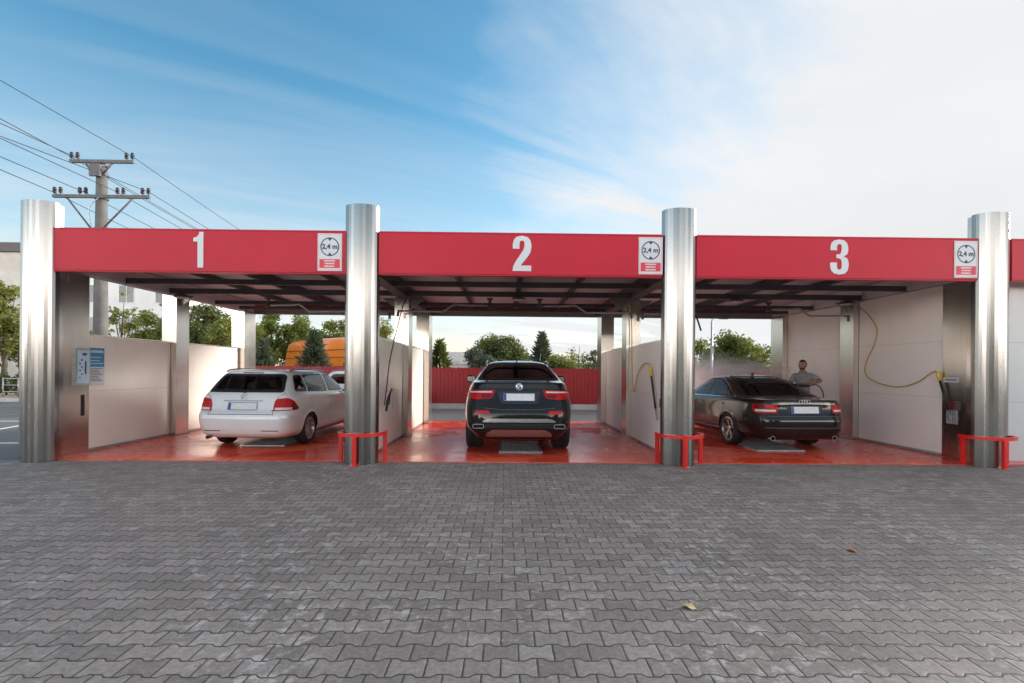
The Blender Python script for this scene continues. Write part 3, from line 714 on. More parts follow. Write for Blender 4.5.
class Car:
    def __init__(s, root, rows, ym, paint, res=.03):
        s.root, s.ym, s.paint = root, ym, paint
        rows = np.array(rows, float); Q = np.arange(len(rows), dtype=float)
        seg = [max(2, int(np.linalg.norm(np.diff(rows[i:i+2, :4], axis=0))/res)+1) for i in range(len(rows)-1)]
        q = np.concatenate([np.linspace(i, i+1, n, endpoint=False) for i, n in enumerate(seg)] + [[Q[-1]]])
        s.T = np.stack([pchip(q, Q, rows[:, k]) for k in range(rows.shape[1])], 1)   # z yr yf w nr nf
        s.res = res; s.cuts = []; s.holes = []
    def par(s, z):
        z = np.asarray(z, float)
        return [np.interp(z, s.T[:, 0], s.T[:, k]) for k in range(1, 6)]
    def side(s, sg):
        def f(y, z):
            yr, yf, w, nr, nf = s.par(z); y = np.asarray(y, float)
            a = np.where(y < s.ym, s.ym-yr, yf-s.ym); n = np.where(y < s.ym, nr, nf)
            x = w*np.maximum(0, 1-np.minimum(1, np.abs((y-s.ym)/a))**n)**(1/n)
            return np.stack([sg*x, y+0*x, z+0*x], -1)
        return f
    def rear(s):
        def f(x, z):
            yr, yf, w, nr, nf = s.par(z); x = np.asarray(x, float)
            y = s.ym-(s.ym-yr)*np.maximum(0, 1-np.minimum(1, np.abs(x/w))**nr)**(1/nr)
            return np.stack([x+0*y, y, z+0*y], -1)
        return f
    def front(s):
        def f(x, z):
            yr, yf, w, nr, nf = s.par(z); x = np.asarray(x, float)
            y = s.ym+(yf-s.ym)*np.maximum(0, 1-np.minimum(1, np.abs(x/w))**nf)**(1/nf)
            return np.stack([x+0*y, y, z+0*y], -1)
        return f
    def wrap(s, sg):
        """arc length from the rear centre line, so patches can turn the corner"""
        def f(u, z):
            u = np.atleast_1d(np.asarray(u, float)); z = np.atleast_1d(np.asarray(z, float)); out = []
            for a, b in zip(u, z):
                yr, yf, w, nr, nf = [float(v) for v in s.par(b)]
                P = s.outline(yr, yf, w, nr, nf)[:120]
                d = np.concatenate([[0], np.cumsum(np.linalg.norm(np.diff(P, axis=0), axis=1))])
                out.append((sg*np.interp(a, d, P[:, 0]), np.interp(a, d, P[:, 1]), b))
            return np.array(out)
        return f
    def outline(s, yr, yf, w, nr, nf, n1=None, n2=None, n3=None):
        n1 = n1 or int(.85/s.res)+2; n2 = n2 or int(4.3/s.res); n3 = n3 or int(.6/s.res)
        ar, af = s.ym-yr, yf-s.ym; cr, cf = 2**(-1/nr), 2**(-1/nf)
        t = np.linspace(0, 1, n1, endpoint=False)*cr
        A = np.stack([w*t, s.ym-ar*(1-t**nr)**(1/nr)], 1)
        y = np.linspace(-ar*cr, af*cf, n2)
        a = np.where(y < 0, ar, af); n = np.where(y < 0, nr, nf)
        Bq = np.stack([w*(1-np.abs(y/a)**n)**(1/n), s.ym+y], 1)
        t = np.linspace(1, 0, n3+1)[1:]*cf
        C_ = np.stack([w*t, s.ym+af*(1-t**nf)**(1/nf)], 1)
        return np.concatenate([A, Bq, C_])
    def norm(s, f, a, b):
        e = .004
        p = f(a, b); u = f(a+e, b)-f(a-e, b); v = f(a, b+e)-f(a, b-e)
        n = np.cross(u, v); n /= (np.linalg.norm(n, axis=-1, keepdims=True)+1e-12)
        c = p - np.array([0, s.ym, .75]); c[..., 1] *= .3
        sgn = np.sign((n*c).sum(-1, keepdims=True)); sgn[sgn == 0] = 1
        return n*sgn
    def patch(s, name, f, poly, mat, off=.004, hole=None, cell=.05, parent=None, thick=0):
        bm = B_()
        if hole is None:
            bm.faces.new([bm.verts.new((p[0], p[1], 0)) for p in poly])
        else:
            A = [bm.verts.new((p[0], p[1], 0)) for p in poly]; H = [bm.verts.new((p[0], p[1], 0)) for p in hole]; m = len(A)
            for i in range(m): bm.faces.new((A[i], A[(i+1) % m], H[(i+1) % m], H[i]))
        lo = np.min(np.array(poly), 0); hi = np.max(np.array(poly), 0)
        for ax in (0, 1):
            k = lo[ax] + cell*.5
            while k < hi[ax]:
                co = [0, 0, 0]; no = [0, 0, 0]; co[ax] = k; no[ax] = 1
                bmesh.ops.bisect_plane(bm, geom=bm.verts[:]+bm.edges[:]+bm.faces[:], plane_co=co, plane_no=no); k += cell
        if len(bm.faces) and hole is None: bmesh.ops.triangulate(bm, faces=[x for x in bm.faces if len(x.verts) > 4])
        P = np.array([v.co[:2] for v in bm.verts]); X = f(P[:, 0], P[:, 1]) + s.norm(f, P[:, 0], P[:, 1])*off
        for v, c in zip(bm.verts, X): v.co = c
        bmesh.ops.recalc_face_normals(bm, faces=bm.faces)
        cen = Vector((0, s.ym, .75)); dv = sum(fc.normal.dot(fc.calc_center_median()-cen) for fc in bm.faces)
        if dv < 0: bmesh.ops.reverse_faces(bm, faces=bm.faces)
        me = bpy.data.meshes.new(name); bm.to_mesh(me); bm.free()
        return link(name, me, mat, parent or s.root, True)
    def strip(s, name, f, pts, w, mat, off=.003, parent=None):
        """thin band along a polyline drawn on the surface"""
        P = [Vector(p) for p in pts]; Lf, Rt = [], []
        for i in range(len(P)):
            d = (P[min(i+1, len(P)-1)]-P[max(i-1, 0)]).normalized(); n = Vector((-d.y, d.x))*w/2
            Lf.append(P[i]+n); Rt.append(P[i]-n)
        return s.patch(name, f, [tuple(p) for p in Lf + Rt[::-1]], mat, off, cell=.06, parent=parent)
    def window(s, f, poly, glass, frame=.022, parent=None, fmat=None, name='window'):
        w = s.patch(name, f, poly, glass, .003, parent=parent)
        s.patch('window_frame', f, poly, fmat or M['black'], .005, hole=insetpoly(poly, frame), parent=w)
        return w
    def build(s, wincuts, archs, doors, gate_z, bump_z, gate_name='tailgate'):
        """wincuts: (kind, poly) kinds side/rear/front; archs: (y, z, r); doors: list of (y0,y1,z0,z1)"""
        O = np.array([s.outline(*r[1:6]) for r in s.T])            # levels x pts x 2
        nl, npt = O.shape[:2]; n1 = int(.85/s.res)+2; n2 = int(4.3/s.res)
        Z = s.T[:, 0]
        for sgn_parts in (1,):
            pass
        half = np.concatenate([O, np.broadcast_to(Z[:, None, None], (nl, npt, 1))], 2)
        mir = half[:, -2:0:-1].copy(); mir[..., 0] *= -1
        V = np.concatenate([half, mir], 1); nv = V.shape[1]
        reg = np.zeros(nv, int); idx = np.arange(nv); k = np.where(idx < npt, idx, 2*(npt-1)-idx)
        reg = np.where(k < n1, 0, np.where(k < n1+n2-1, 1, 2))
        # snap arch edges to the circle
        for (yc, zc, r) in archs:
            d = V[..., 1:3]-np.array([yc, zc]); dist = np.linalg.norm(d, axis=-1)
            mk = (np.abs(dist-r) < s.res*.55) & (np.abs(V[..., 0]) > .5)
            V[..., 1:3] = np.where(mk[..., None], np.array([yc, zc])+d/dist[..., None]*r, V[..., 1:3])
        j2 = (idx+1) % nv
        C4 = (V[:-1] + V[1:] + V[:-1][:, j2] + V[1:][:, j2])/4
        regf = np.where(reg == reg[j2], reg, np.minimum(reg, reg[j2]))
        regf = np.broadcast_to(regf, C4.shape[:2])
        keep = np.ones(C4.shape[:2], bool); keepin = keep.copy()
        for kind, poly in wincuts:
            ins = insetpoly(poly, .016); outs = insetpoly(poly, -.03)
            if kind == 'side':
                a, b = C4[..., 1], C4[..., 2]; rg = regf == 1
            elif kind == 'rear': a, b = C4[..., 0], C4[..., 2]; rg = (regf == 0) | ((regf == 1) & (C4[..., 1] < s.ym-.3))
            else: a, b = C4[..., 0], C4[..., 2]; rg = (regf == 2) | ((regf == 1) & (C4[..., 1] > s.ym+.3))
            if kind != 'side': 
                f = s.rear() if kind == 'rear' else s.front()
            keep &= ~(rg & inside(ins, a, b)); keepin &= ~(rg & inside(outs, a, b))
        for (yc, zc, r) in archs:
            dist = np.hypot(C4[..., 1]-yc, C4[..., 2]-zc)
            keep &= ~((dist < r) & (np.abs(C4[..., 0]) > .45))
        part = np.zeros(C4.shape[:2], int)
        rear = (C4[..., 1] < .55)
        part[(C4[..., 2] < bump_z) & rear] = 1
        part[(C4[..., 2] >= bump_z) & (C4[..., 2] < gate_z) & (regf == 0)] = 2
        for i, (y0, y1, z0, z1) in enumerate(doors):
            for sg in (0, 1):
                m = (regf == 1) & (C4[..., 1] > y0) & (C4[..., 1] < y1) & (C4[..., 2] > z0) & (C4[..., 2] < z1) & ((C4[..., 0] > 0) == bool(sg))
                part[m] = 3 + i*2 + sg
        names = {0: 'body', 1: 'rear_bumper', 2: gate_name}
        res = {}
        Vf = V.reshape(-1, 3)
        li, pj = np.meshgrid(np.arange(nl-1), np.arange(nv), indexing='ij')
        quads = np.stack([li*nv+pj, li*nv+(pj+1) % nv, (li+1)*nv+(pj+1) % nv, (li+1)*nv+pj], -1)
        def mk(name, msk, verts, mat, parent):
            q = quads[msk]; u, inv = np.unique(q, return_inverse=True)
            me = bpy.data.meshes.new(name); me.from_pydata(verts[u].tolist(), [], inv.reshape(-1, 4).tolist()); me.validate(); me.update()
            return link(name, me, mat, parent, True)
        # outward normals for the lining
        g = np.gradient(V, axis=0); t = np.roll(V, -1, 1)-np.roll(V, 1, 1); nn = np.cross(t, g); nn /= (np.linalg.norm(nn, axis=-1, keepdims=True)+1e-9)
        s.V = V
        for p in range(0, 3+2*len(doors)):
            m = keep & (part == p)
            if m.any(): res[p] = mk(names.get(p, 'door'), m, Vf, s.paint, s.root)
        zin = s.T[:, 0]
        low = C4[..., 2] > .55
        Vin = (V - nn*.03).reshape(-1, 3)
        mk('cabin_lining', keepin & low, Vin, M['cabin'], s.root)
        # underbody
        bm = B_(); vs = [bm.verts.new(tuple(p)) for p in V[0]]; bm.faces.new(vs)
        fin(bm, 'underbody', M['black'], s.root)
        for (yc, zc, r) in archs:        # wheel housings and arch lips
            for sg in (1, -1):
                wv = float(s.par(.5)[2])
                bm = B_(); n = 26; A = []
                ts = [math.pi*(-.12 + 1.24*k/n) for k in range(n+1)]
                for t_ in ts:
                    y, z = yc+(r+.004)*math.cos(t_), zc+(r+.004)*math.sin(t_)
                    xo = float(s.side(1)(y, max(z, s.T[0, 0]+.02))[0])-.004
                    A.append([bm.verts.new((sg*xo, y, z)), bm.verts.new((sg*(wv-.34), y, z))])
                for a, b in zip(A, A[1:]): bm.faces.new((a[0], a[1], b[1], b[0]))
                vs = [a[1] for a in A]; bm.faces.new(vs)
                fin(bm, 'wheel_housing', M['black'], s.root)
                zmin = s.T[0, 0]+.02
                o = [(yc+(r+.045)*math.cos(t_), max(zmin, zc+(r+.045)*math.sin(t_))) for t_ in ts if zc+r*math.sin(t_) > zmin]
                i_ = [(yc+(r-.008)*math.cos(t_), max(zmin, zc+(r-.008)*math.sin(t_))) for t_ in ts if zc+r*math.sin(t_) > zmin]
                bm = B_(); f = s.side(sg)
                o, i_ = np.array(o), np.array(i_); po = f(o[:, 0], o[:, 1]); pi = f(i_[:, 0], i_[:, 1])
                pm = f((o[:, 0]+i_[:, 0])/2, (o[:, 1]+i_[:, 1])/2); pi[:, 0] += sg*.010; pm[:, 0] += sg*.013; po[:, 0] += sg*.001
                rr = [[bm.verts.new(tuple(p)) for p in X] for X in (po, pm, pi)]
                for a, b in zip(rr, rr[1:]):
                    for k in range(len(a)-1): bm.faces.new((a[k], a[k+1], b[k+1], b[k]))
                fin(bm, 'arch_lip', s.paint, s.root, smooth=True)
        return res

def wheel(root, x, y, r, w, sg, rimr, spokes, mat, double=False):
    """axle along x; sg = +1 outward to +x"""
    e = bpy.data.objects.new('wheel', None); COL.objects.link(e); e.parent = root; e.location = (x, y, r); e.empty_display_size = .1
    bm = B_(); h = w/2
    prof = [(rimr-.01, -h*.8), (rimr+.02, -h*.95), (r-.055, -h), (r-.018, -h*.90), (r-.003, -h*.72), (r, -h*.5)]
    gr = []
    for k in (-.30, .0, .30): gr += [(r, h*(k-.10)), (r-.010, h*(k-.07)), (r-.010, h*(k+.07)), (r, h*(k+.10))]
    prof = prof + gr + [(a, -b) for a, b in prof[::-1]]
    lathe(bm, prof, 'X', 40); fin(bm, 'tyre', M['rubber'], e, auto=35)
    bm = B_()
    lathe(bm, [(rimr+.004, sg*h*.9), (rimr-.012, sg*h*.93), (rimr-.022, sg*h*.8), (rimr-.03, sg*h*.2), (rimr-.04, -sg*h*.8)], 'X', 40)
    lathe(bm, [(0, sg*h*.66), (.045, sg*h*.66), (.06, sg*h*.58), (.065, sg*h*.2)], 'X', 20)
    for k in range(spokes):
        for dd in ((-.10, .10) if double else (0,)):
            a = 2*math.pi*k/spokes + .2; ca = a + dd*.4; ce = a + dd*1.9
            wd0, wd1 = (.016, .013) if double else (.026, .018)
            p0 = Vector((0, math.cos(ca), math.sin(ca)))*.05; p1 = Vector((0, math.cos(ce), math.sin(ce)))*(rimr-.014)
            n0 = Vector((0, -math.sin(ca), math.cos(ca))); n1 = Vector((0, -math.sin(ce), math.cos(ce)))
            vs = []
            for p, n_, wd, xo in ((p0, n0, wd0, .64), (p1, n1, wd1, .84)):
                for q, dx in ((-1, 0), (1, 0), (1, -.028), (-1, -.028)):
                    vs.append(bm.verts.new(p + n_*q*wd + Vector((sg*(h*xo+dx), 0, 0))))
            for f in ((0, 1, 5, 4), (1, 2, 6, 5), (2, 3, 7, 6), (3, 0, 4, 7), (0, 3, 2, 1), (4, 5, 6, 7)): bm.faces.new([vs[i] for i in f])
    fin(bm, 'rim', mat, e, auto=35)
    bm = B_(); lathe(bm, [(0, sg*h*.15), (rimr-.035, sg*h*.15), (rimr-.035, sg*h*.05), (0, sg*h*.05)], 'X', 28); fin(bm, 'brake_disc', M['steeldark'], e)
    return e

def mirror_(root, x, y, z, sg, mat):
    m = bpy.data.objects.new('wing_mirror', None); COL.objects.link(m); m.parent = root; m.location = (x, y, z); m.empty_display_size = .1
    bm = B_(); bmesh.ops.create_icosphere(bm, subdivisions=3, radius=1)
    for v in bm.verts:
        c = v.co; c.x = math.copysign(abs(c.x)**.7, c.x)*.115; c.z = math.copysign(abs(c.z)**.7, c.z)*.085
        c.y = c.y*.085 if c.y > 0 else c.y*.02
        c.x += sg*.13
    fin(bm, 'shell', mat, m, smooth=True)
    bm = B_(); tube(bm, [(-sg*.02, .02, -.04), (sg*.07, .02, -.05)], .022, 8); fin(bm, 'stalk', M['black'], m, smooth=True)
    bm = B_(); prism(bm, roundpoly([(sg*.04, -.06), (sg*.22, -.055), (sg*.225, .055), (sg*.04, .06)], .03), 'Y', -.024, -.021); fin(bm, 'mirror_glass', M['chrome'], m)

def seats(root, spec, mat):
    for x, y, z, w in spec:
        bm = B_(); prism(bm, [(y, z), (y+.16, z), (y+.02, z+.60), (y-.08, z+.60)], 'X', x-w/2, x+w/2)
        bmesh.ops.bevel(bm, geom=bm.edges[:], offset=.04, segments=3, profile=.6, affect='EDGES')
        s = fin(bm, 'seat', mat, root, smooth=True)
        for hx in ((x,) if w < .7 else (x-w*.3, x+w*.3)):
            bm = B_(); box(bm, hx-.10, hx+.10, y-.12, y-.03, z+.63, z+.78); bmesh.ops.bevel(bm, geom=bm.edges[:], offset=.04, segments=3, profile=.6, affect='EDGES')
            box(bm, hx-.05, hx-.04, y-.08, y-.07, z+.58, z+.65); box(bm, hx+.04, hx+.05, y-.08, y-.07, z+.58, z+.65)
            fin(bm, 'headrest', mat, s)

def plate(car, f, x, z, w, h, off=.012, recess=None):
    p = car.patch('license_plate', f, roundpoly([(x-w/2, z-h/2), (x+w/2, z-h/2), (x+w/2, z+h/2), (x-w/2, z+h/2)], .01, 2), M['plate'], off, cell=.12)
    car.patch('blue_band', f, [(x-w/2+.004, z-h/2+.005), (x-w/2+.048, z-h/2+.005), (x-w/2+.048, z+h/2-.005), (x-w/2+.004, z+h/2-.005)], M['plateblue'], off+.003, cell=.2, parent=p)
    o = roundpoly([(x-w/2-.008, z-h/2-.008), (x+w/2+.008, z-h/2-.008), (x+w/2+.008, z+h/2+.008), (x-w/2-.008, z+h/2+.008)], .012, 2)
    car.patch('plate_frame', f, o, M['plateblue'], off+.0015, hole=insetpoly(o, .009), cell=.12, parent=p)
    return p
M['plateblue'] = simple('plate_blue', (.03, .07, .30), .4, var=.05)
def ringmesh(bm, c, r, t, tilt=0, n=28, m_=6):
    for k in range(1):
        V = []
        for i in range(n):
            a = 2*math.pi*i/n; row = []
            for j in range(m_):
                b = 2*math.pi*j/m_; rr = r + t*math.cos(b)
                row.append(bm.verts.new(Vector(c) + Vector((rr*math.cos(a), t*math.sin(b), rr*math.sin(a)))))
            V.append(row)
        for i in range(n):
            for j in range(m_): bm.faces.new((V[i][j], V[i][(j+1) % m_], V[(i+1) % n][(j+1) % m_], V[(i+1) % n][j]))

# ------------------------------------------------------------------ white estate car
root = tag(empty('estate_car', (-4.775, 8.80, .0145), R(-2.0)), 'white estate car with roof rails seen from behind in the wash bay numbered 1', 'car')
#        z    yr    yf    w    nr  nf
rows = [(.17, .40, 4.10, .70, 6, 5), (.22, .14, 4.38, .78, 7, 5), (.30, .05, 4.50, .855, 8, 5), (.42, .015, 4.555, .880, 8.5, 5), (.55, .0, 4.56, .888, 9, 5),
        (.64, .015, 4.53, .890, 9, 5), (.74, .085, 4.42, .889, 9, 4.5), (.86, .115, 4.05, .880, 9, 4), (.94, .135, 3.70, .866, 9, 4), (.99, .155, 3.45, .845, 9, 4),
        (1.03, .18, 3.30, .815, 9, 4.5), (1.10, .235, 3.13, .795, 8.5, 5), (1.22, .33, 2.90, .745, 8, 5), (1.33, .42, 2.62, .69, 7, 5), (1.39, .46, 2.40, .645, 6.5, 5), (1.425, .47, 2.22, .60, 6, 5), (1.448, .56, 2.02, .53, 6, 5), (1.462, .80, 1.85, .40, 5, 5), (1.468, 1.15, 1.70, .22, 4, 4), (1.47, 1.35, 1.6, .05, 3, 3)]
c = Car(root, rows, 1.55, M['carwhite'])
rg = roundpoly([(-.70, 1.035), (.70, 1.035), (.605, 1.375), (-.605, 1.375)], [.06, .06, .09, .09])
swins = [roundpoly([(.42, 1.045), (.90, 1.035), (.90, 1.36), (.62, 1.36)], [.09, .02, .03, .12]),
         roundpoly([(.955, 1.03), (1.86, 1.01), (1.86, 1.375), (.955, 1.365)], [.02, .03, .03, .02]),
         roundpoly([(1.96, 1.01), (2.92, 1.0), (2.86, 1.10), (2.42, 1.34), (1.96, 1.375)], [.03, .03, .05, .12, .03])]
ws = roundpoly([(-.70, 1.07), (.70, 1.07), (.56, 1.38), (-.56, 1.38)], .06)
parts = c.build([('rear', rg), ('front', ws)] + [('side', p) for p in swins], [(.93, .30, .345), (3.51, .30, .345)], [(.98, 1.91, .30, 1.40), (1.91, 3.02, .30, 1.40)], 1.39, .64)
fr, f0 = c.rear(), c.front()
c.window(fr, rg, M['glass'], .05, name='rear_window')
c.window(f0, ws, M['glass'], .04, name='windscreen')
for sg, f in ((1, c.side(1)), (-1, c.side(-1))):
    c.window(f, swins[0], M['glass'], .022, name='quarter_window')
    for i in (1, 2): c.window(f, swins[i], M['glass'], .022, parent=parts[4 - (sg < 0) + (i-1)*2])
    for xs in (.975, 1.91, 3.03): c.strip('panel_gap', f, [(xs, .33), (xs, .7), (xs, 1.0)], .007, M['black'], .0015)
    c.strip('panel_gap', f, [(.975, .33), (2, .32), (3.03, .33)], .007, M['black'], .0015)
    c.strip('side_moulding', f, [(.36+1.0, .56), (2.2, .56), (2.98, .56)], .035, M['carwhite'], .009)
    for i, y in enumerate((1.05, 2.02)):
        hd = c.strip('handle', f, [(y, .895), (y+.09, .898), (y+.19, .897)], .028, M['carwhite'], .026, parent=parts[4 - (sg < 0) + i*2])
    wl = c.wrap(sg)
    tl = c.patch('taillight', wl, roundpoly([(.57, .70), (1.02, .715), (1.10, .735), (.92, .89), (.80, .94), (.60, .925), (.565, .83)], [.03, .02, .03, .06, .05, .04, .05]), M['lampred'], .008, cell=.04)
    c.patch('reversing_lens', wl, roundpoly([(.595, .718), (.90, .725), (.90, .765), (.60, .765)], .012), M['lampwhite'], .0105, parent=tl)
    c.patch('dark_lens', wl, roundpoly([(.90, .725), (1.07, .738), (.92, .86), (.86, .80)], .02), M['lampdark'], .0105, parent=tl)
    bm = B_(); x = sg*.60; tube(bm, smoothcurve([(x, .60, 1.42), (x, .72, 1.452), (x*1.0, 1.0, 1.466), (x*1.01, 1.7, 1.460), (x*1.0, 2.15, 1.43), (x, 2.28, 1.39)], 5), .016, 8)
    fin(bm, 'roof_rail', M['alloydark'], root, smooth=True)
    mirror_(root, sg*.845, 2.78, 1.03, sg, M['carwhite'])
    c.patch('reflector', wl, roundpoly([(.37, .335), (.68, .335), (.68, .357), (.37, .357)], .008), M['lampdark'], .006)
    c.strip('bumper_crease', wl, [(.02, .615), (.5, .615), (.85, .60), (1.2, .56)], .012, M['alloy'], .003)  # grey strip stands in for the shading along the bumper ledge
c.strip('tailgate_gap', fr, [(-.60, .645), (0, .645), (.60, .645)], .010, M['black'], .002)
for s_ in (1, -1): c.strip('tailgate_gap', c.wrap(s_), [(.60, .645), (.565, .70)], .008, M['black'], .002); c.strip('tailgate_gap', c.wrap(s_), [(.60, .93), (.74, 1.03)], .008, M['black'], .002)
c.strip('plate_handle', fr, [(-.36, .885), (0, .89), (.36, .885)], .022, M['alloydark'], .014)
plate(c, fr, 0, .785, .52, .125)
c.patch('brake_lamp', fr, roundpoly([(-.2, 1.388), (.2, 1.388), (.19, 1.405), (-.19, 1.405)], .006), M['lampdark'], .006)
yb = float(fr(0, .955)[1])-.012
bm = B_(); ringmesh(bm, (0, yb, .955), .050, .006)
for pts in (((-.022, .046), (0, .004), (.022, .046)), ((-.044, .020), (-.018, -.044), (0, -.008), (.018, -.044), (.044, .020))):
    tube(bm, [(a, yb, .955+b) for a, b in pts], .0055, 6)
fin(bm, 'badge', M['chrome'], root, smooth=True)
for x, w in ((-.62, .12), (.62, .16)):
    c.strip('model_lettering', fr, [(x-w/2, .715), (x+w/2, .715)], .020, M['chrome'], .005)
c.strip('rear_wiper', fr, [(.02, 1.02), (-.2, 1.075), (-.42, 1.10)], .016, M['black'], .022)
bm = B_(); tube(bm, [(-.62, .16, .235), (-.62, .05, .225)], .035, 12, cap=False); fin(bm, 'exhaust_pipe', M['steeldark'], root, smooth=True)
c.patch('bumper_lip', fr, [(-.72, .30), (.72, .30), (.70, .345), (-.70, .345)], M['carwhite'], .010)
for x, y in ((.77, .93), (-.77, .93), (.77, 3.51), (-.77, 3.51)): wheel(root, x, y, .312, .215, 1 if x > 0 else -1, .215, 10, M['alloy'])
seats(root, [(-.36, 2.0, .44, .46), (.36, 2.0, .44, .46), (0, 1.15, .42, 1.25)], M['cabin'])

# ------------------------------------------------------------------ black SUV
root = tag(empty('sport_utility_vehicle', (.245, 8.33, .0145), 0), 'black SUV with a sloping roof parked in the middle wash bay numbered 2', 'car')
rows = [(.23, .50, 4.40, .72, 6, 5), (.27, .17, 4.72, .79, 7, 5), (.36, .07, 4.83, .87, 7, 5), (.46, .02, 4.87, .945, 7, 5), (.58, .0, 4.87, .972, 7, 5), (.74, .015, 4.83, .985, 7, 5),
        (.90, .065, 4.70, .98, 7, 4.5), (1.0, .10, 4.45, .965, 7, 4), (1.10, .125, 4.05, .945, 6.5, 4), (1.18, .14, 3.72, .915, 6.5, 4), (1.235, .15, 3.55, .885, 6.5, 4.5), (1.262, .17, 3.48, .865, 6.5, 4.5), (1.275, .30, 3.44, .85, 6.5, 4.5), (1.295, .47, 3.40, .835, 6.5, 4.5),
        (1.38, .76, 3.22, .785, 6.5, 5), (1.48, 1.10, 3.0, .725, 6, 5), (1.57, 1.42, 2.75, .655, 6, 5), (1.62, 1.62, 2.58, .60, 6, 5), (1.655, 1.80, 2.42, .52, 5, 5), (1.675, 1.95, 2.30, .40, 5, 5), (1.686, 2.05, 2.22, .22, 4, 4), (1.69, 2.1, 2.16, .04, 3, 3)]
c = Car(root, rows, 2.13, M['carblack'])
rg = roundpoly([(-.765, 1.305), (.765, 1.305), (.60, 1.60), (-.60, 1.60)], [.04, .04, .09, .09])
swins = [roundpoly([(.95, 1.25), (1.18, 1.25), (1.18, 1.44)], [.03, .02, .03]), roundpoly([(1.22, 1.25), (2.02, 1.23), (2.02, 1.57), (1.50, 1.535), (1.22, 1.45)], [.02, .03, .03, .1, .02]),
         roundpoly([(2.10, 1.23), (3.25, 1.21), (2.74, 1.50), (2.10, 1.575)], [.03, .04, .12, .03])]
ws = roundpoly([(-.74, 1.33), (.74, 1.33), (.58, 1.58), (-.58, 1.58)], .06)
parts = c.build([('rear', rg), ('front', ws)] + [('side', p) for p in swins], [(1.04, .37, .41), (3.97, .37, .41)], [(1.2, 2.06, .42, 1.60), (2.06, 3.30, .42, 1.60)], 1.30, .80)
fr, f0 = c.rear(), c.front()
c.window(fr, rg, M['glassdark'], .03, name='rear_window'); c.window(f0, ws, M['glassmid'], .04, name='windscreen')
for sg, f in ((1, c.side(1)), (-1, c.side(-1))):
    c.window(f, swins[0], M['glassdark'], .02, name='quarter_window')
    for i in (1, 2): c.window(f, swins[i], M['glassdark'], .022, parent=parts[4 - (sg < 0) + (i-1)*2], fmat=M['chrome'] if False else None)
    for xs in (1.2, 2.06, 3.3): c.strip('panel_gap', f, [(xs, .45), (xs, .8), (xs, 1.22)], .008, M['beam'], .0015)
    for i, y in enumerate((1.30, 2.2)): c.strip('handle', f, [(y, 1.05), (y+.1, 1.052), (y+.2, 1.05)], .03, M['carblack'], .028, parent=parts[4 - (sg < 0) + i*2])
    wl = c.wrap(sg)
    tl = c.patch('taillight', wl, roundpoly([(.475, .985), (.74, .965), (1.00, 1.0), (1.15, 1.055), (.98, 1.12), (.54, 1.135), (.41, 1.132)], [.05, .05, .04, .02, .04, .03, .02]), M['lampred'], .008, cell=.04)
    c.patch('light_bar', wl, roundpoly([(.47, 1.090), (.95, 1.080), (.95, 1.104), (.47, 1.114)], .01), M['lampwhite'], .0105, parent=tl)
    c.patch('reversing_lens', wl, roundpoly([(.50, 1.005), (.64, .995), (.66, 1.06), (.47, 1.065)], .012), M['lampdark'], .0105, parent=tl)
    c.patch('reflector', wl, roundpoly([(.50, .725), (.74, .725), (.76, .785), (.52, .785)], .015), M['lampred'], .006)
    x = sg*.70
    bm = B_(); yy = float(fr(x, .52)[1])
    pr = roundpoly([(x-.10, .475), (x+.10, .475), (x+.10, .555), (x-.10, .555)], .035)
    a = [bm.verts.new((p[0], yy-.03, p[1])) for p in pr]; b_ = [bm.verts.new((p[0], yy-.03, p[1])) for p in insetpoly(pr, .013)]; d = [bm.verts.new((p[0], yy+.10, p[1])) for p in insetpoly(pr, .013)]; a2 = [bm.verts.new((p[0], yy+.06, p[1])) for p in pr]
    for k in range(len(a)):
        k2 = (k+1) % len(a)
        for p, q in ((a, b_), (b_, d), (a2, a)): bm.faces.new((p[k], p[k2], q[k2], q[k]))
    fin(bm, 'exhaust_tip', M['chrome'], root, auto=40)
    bm = B_(); tube(bm, smoothcurve([(sg*.63, 1.30, 1.525), (sg*.635, 1.45, 1.60), (sg*.625, 1.9, 1.675), (sg*.625, 2.4, 1.665), (sg*.63, 2.7, 1.60)], 5), .02, 8); fin(bm, 'roof_rail', M['alloydark'], root, smooth=True)
    mirror_(root, sg*.90, 2.95, 1.28, sg, M['carblack'])
c.strip('tailgate_gap', fr, [(-.62, .83), (-.3, .80), (.3, .80), (.62, .83)], .012, M['beam'], .002)
pf_ = roundpoly([(-.40, 1.135), (-.34, .88), (.34, .88), (.40, 1.135)], .05)
c.patch('plate_recess', fr, pf_, M['black'], .003)
po = c.patch('recess_trim', fr, pf_, M['carblack'], .012, hole=insetpoly(pf_, .018))
plate(c, fr, 0, 1.012, .54, .125)
c.patch('spoiler_lip', fr, roundpoly([(-.72, 1.165), (.72, 1.165), (.66, 1.235), (-.66, 1.235)], .03), M['black'], .004)
c.patch('bumper_trim', fr, roundpoly([(-.64, .585), (.64, .585), (.60, .625), (.50, .647), (-.50, .647), (-.60, .625)], .015), M['alloydark'], .008)
c.patch('diffuser', fr, roundpoly([(-.58, .335), (.58, .335), (.56, .40), (.46, .46), (-.46, .46), (-.56, .40)], .03), M['alloydark'], .012)
c.patch('lower_grille', fr, roundpoly([(-.60, .48), (.60, .48), (.58, .565), (-.58, .565)], .02), M['black'], .004)
yb = float(fr(0, 1.195)[1])-.012
bd = bpy.data.objects.new('badge', None)
bm = B_(); lathe(bm, [(0, 0), (.058, 0), (.062, .006)], 'Y', 28, (0, yb-.004, 1.195)); ringmesh(bm, (0, yb-.004, 1.195), .058, .005); bdg = fin(bm, 'badge', M['chrome'], root, smooth=True)
bm = B_()
vv = []
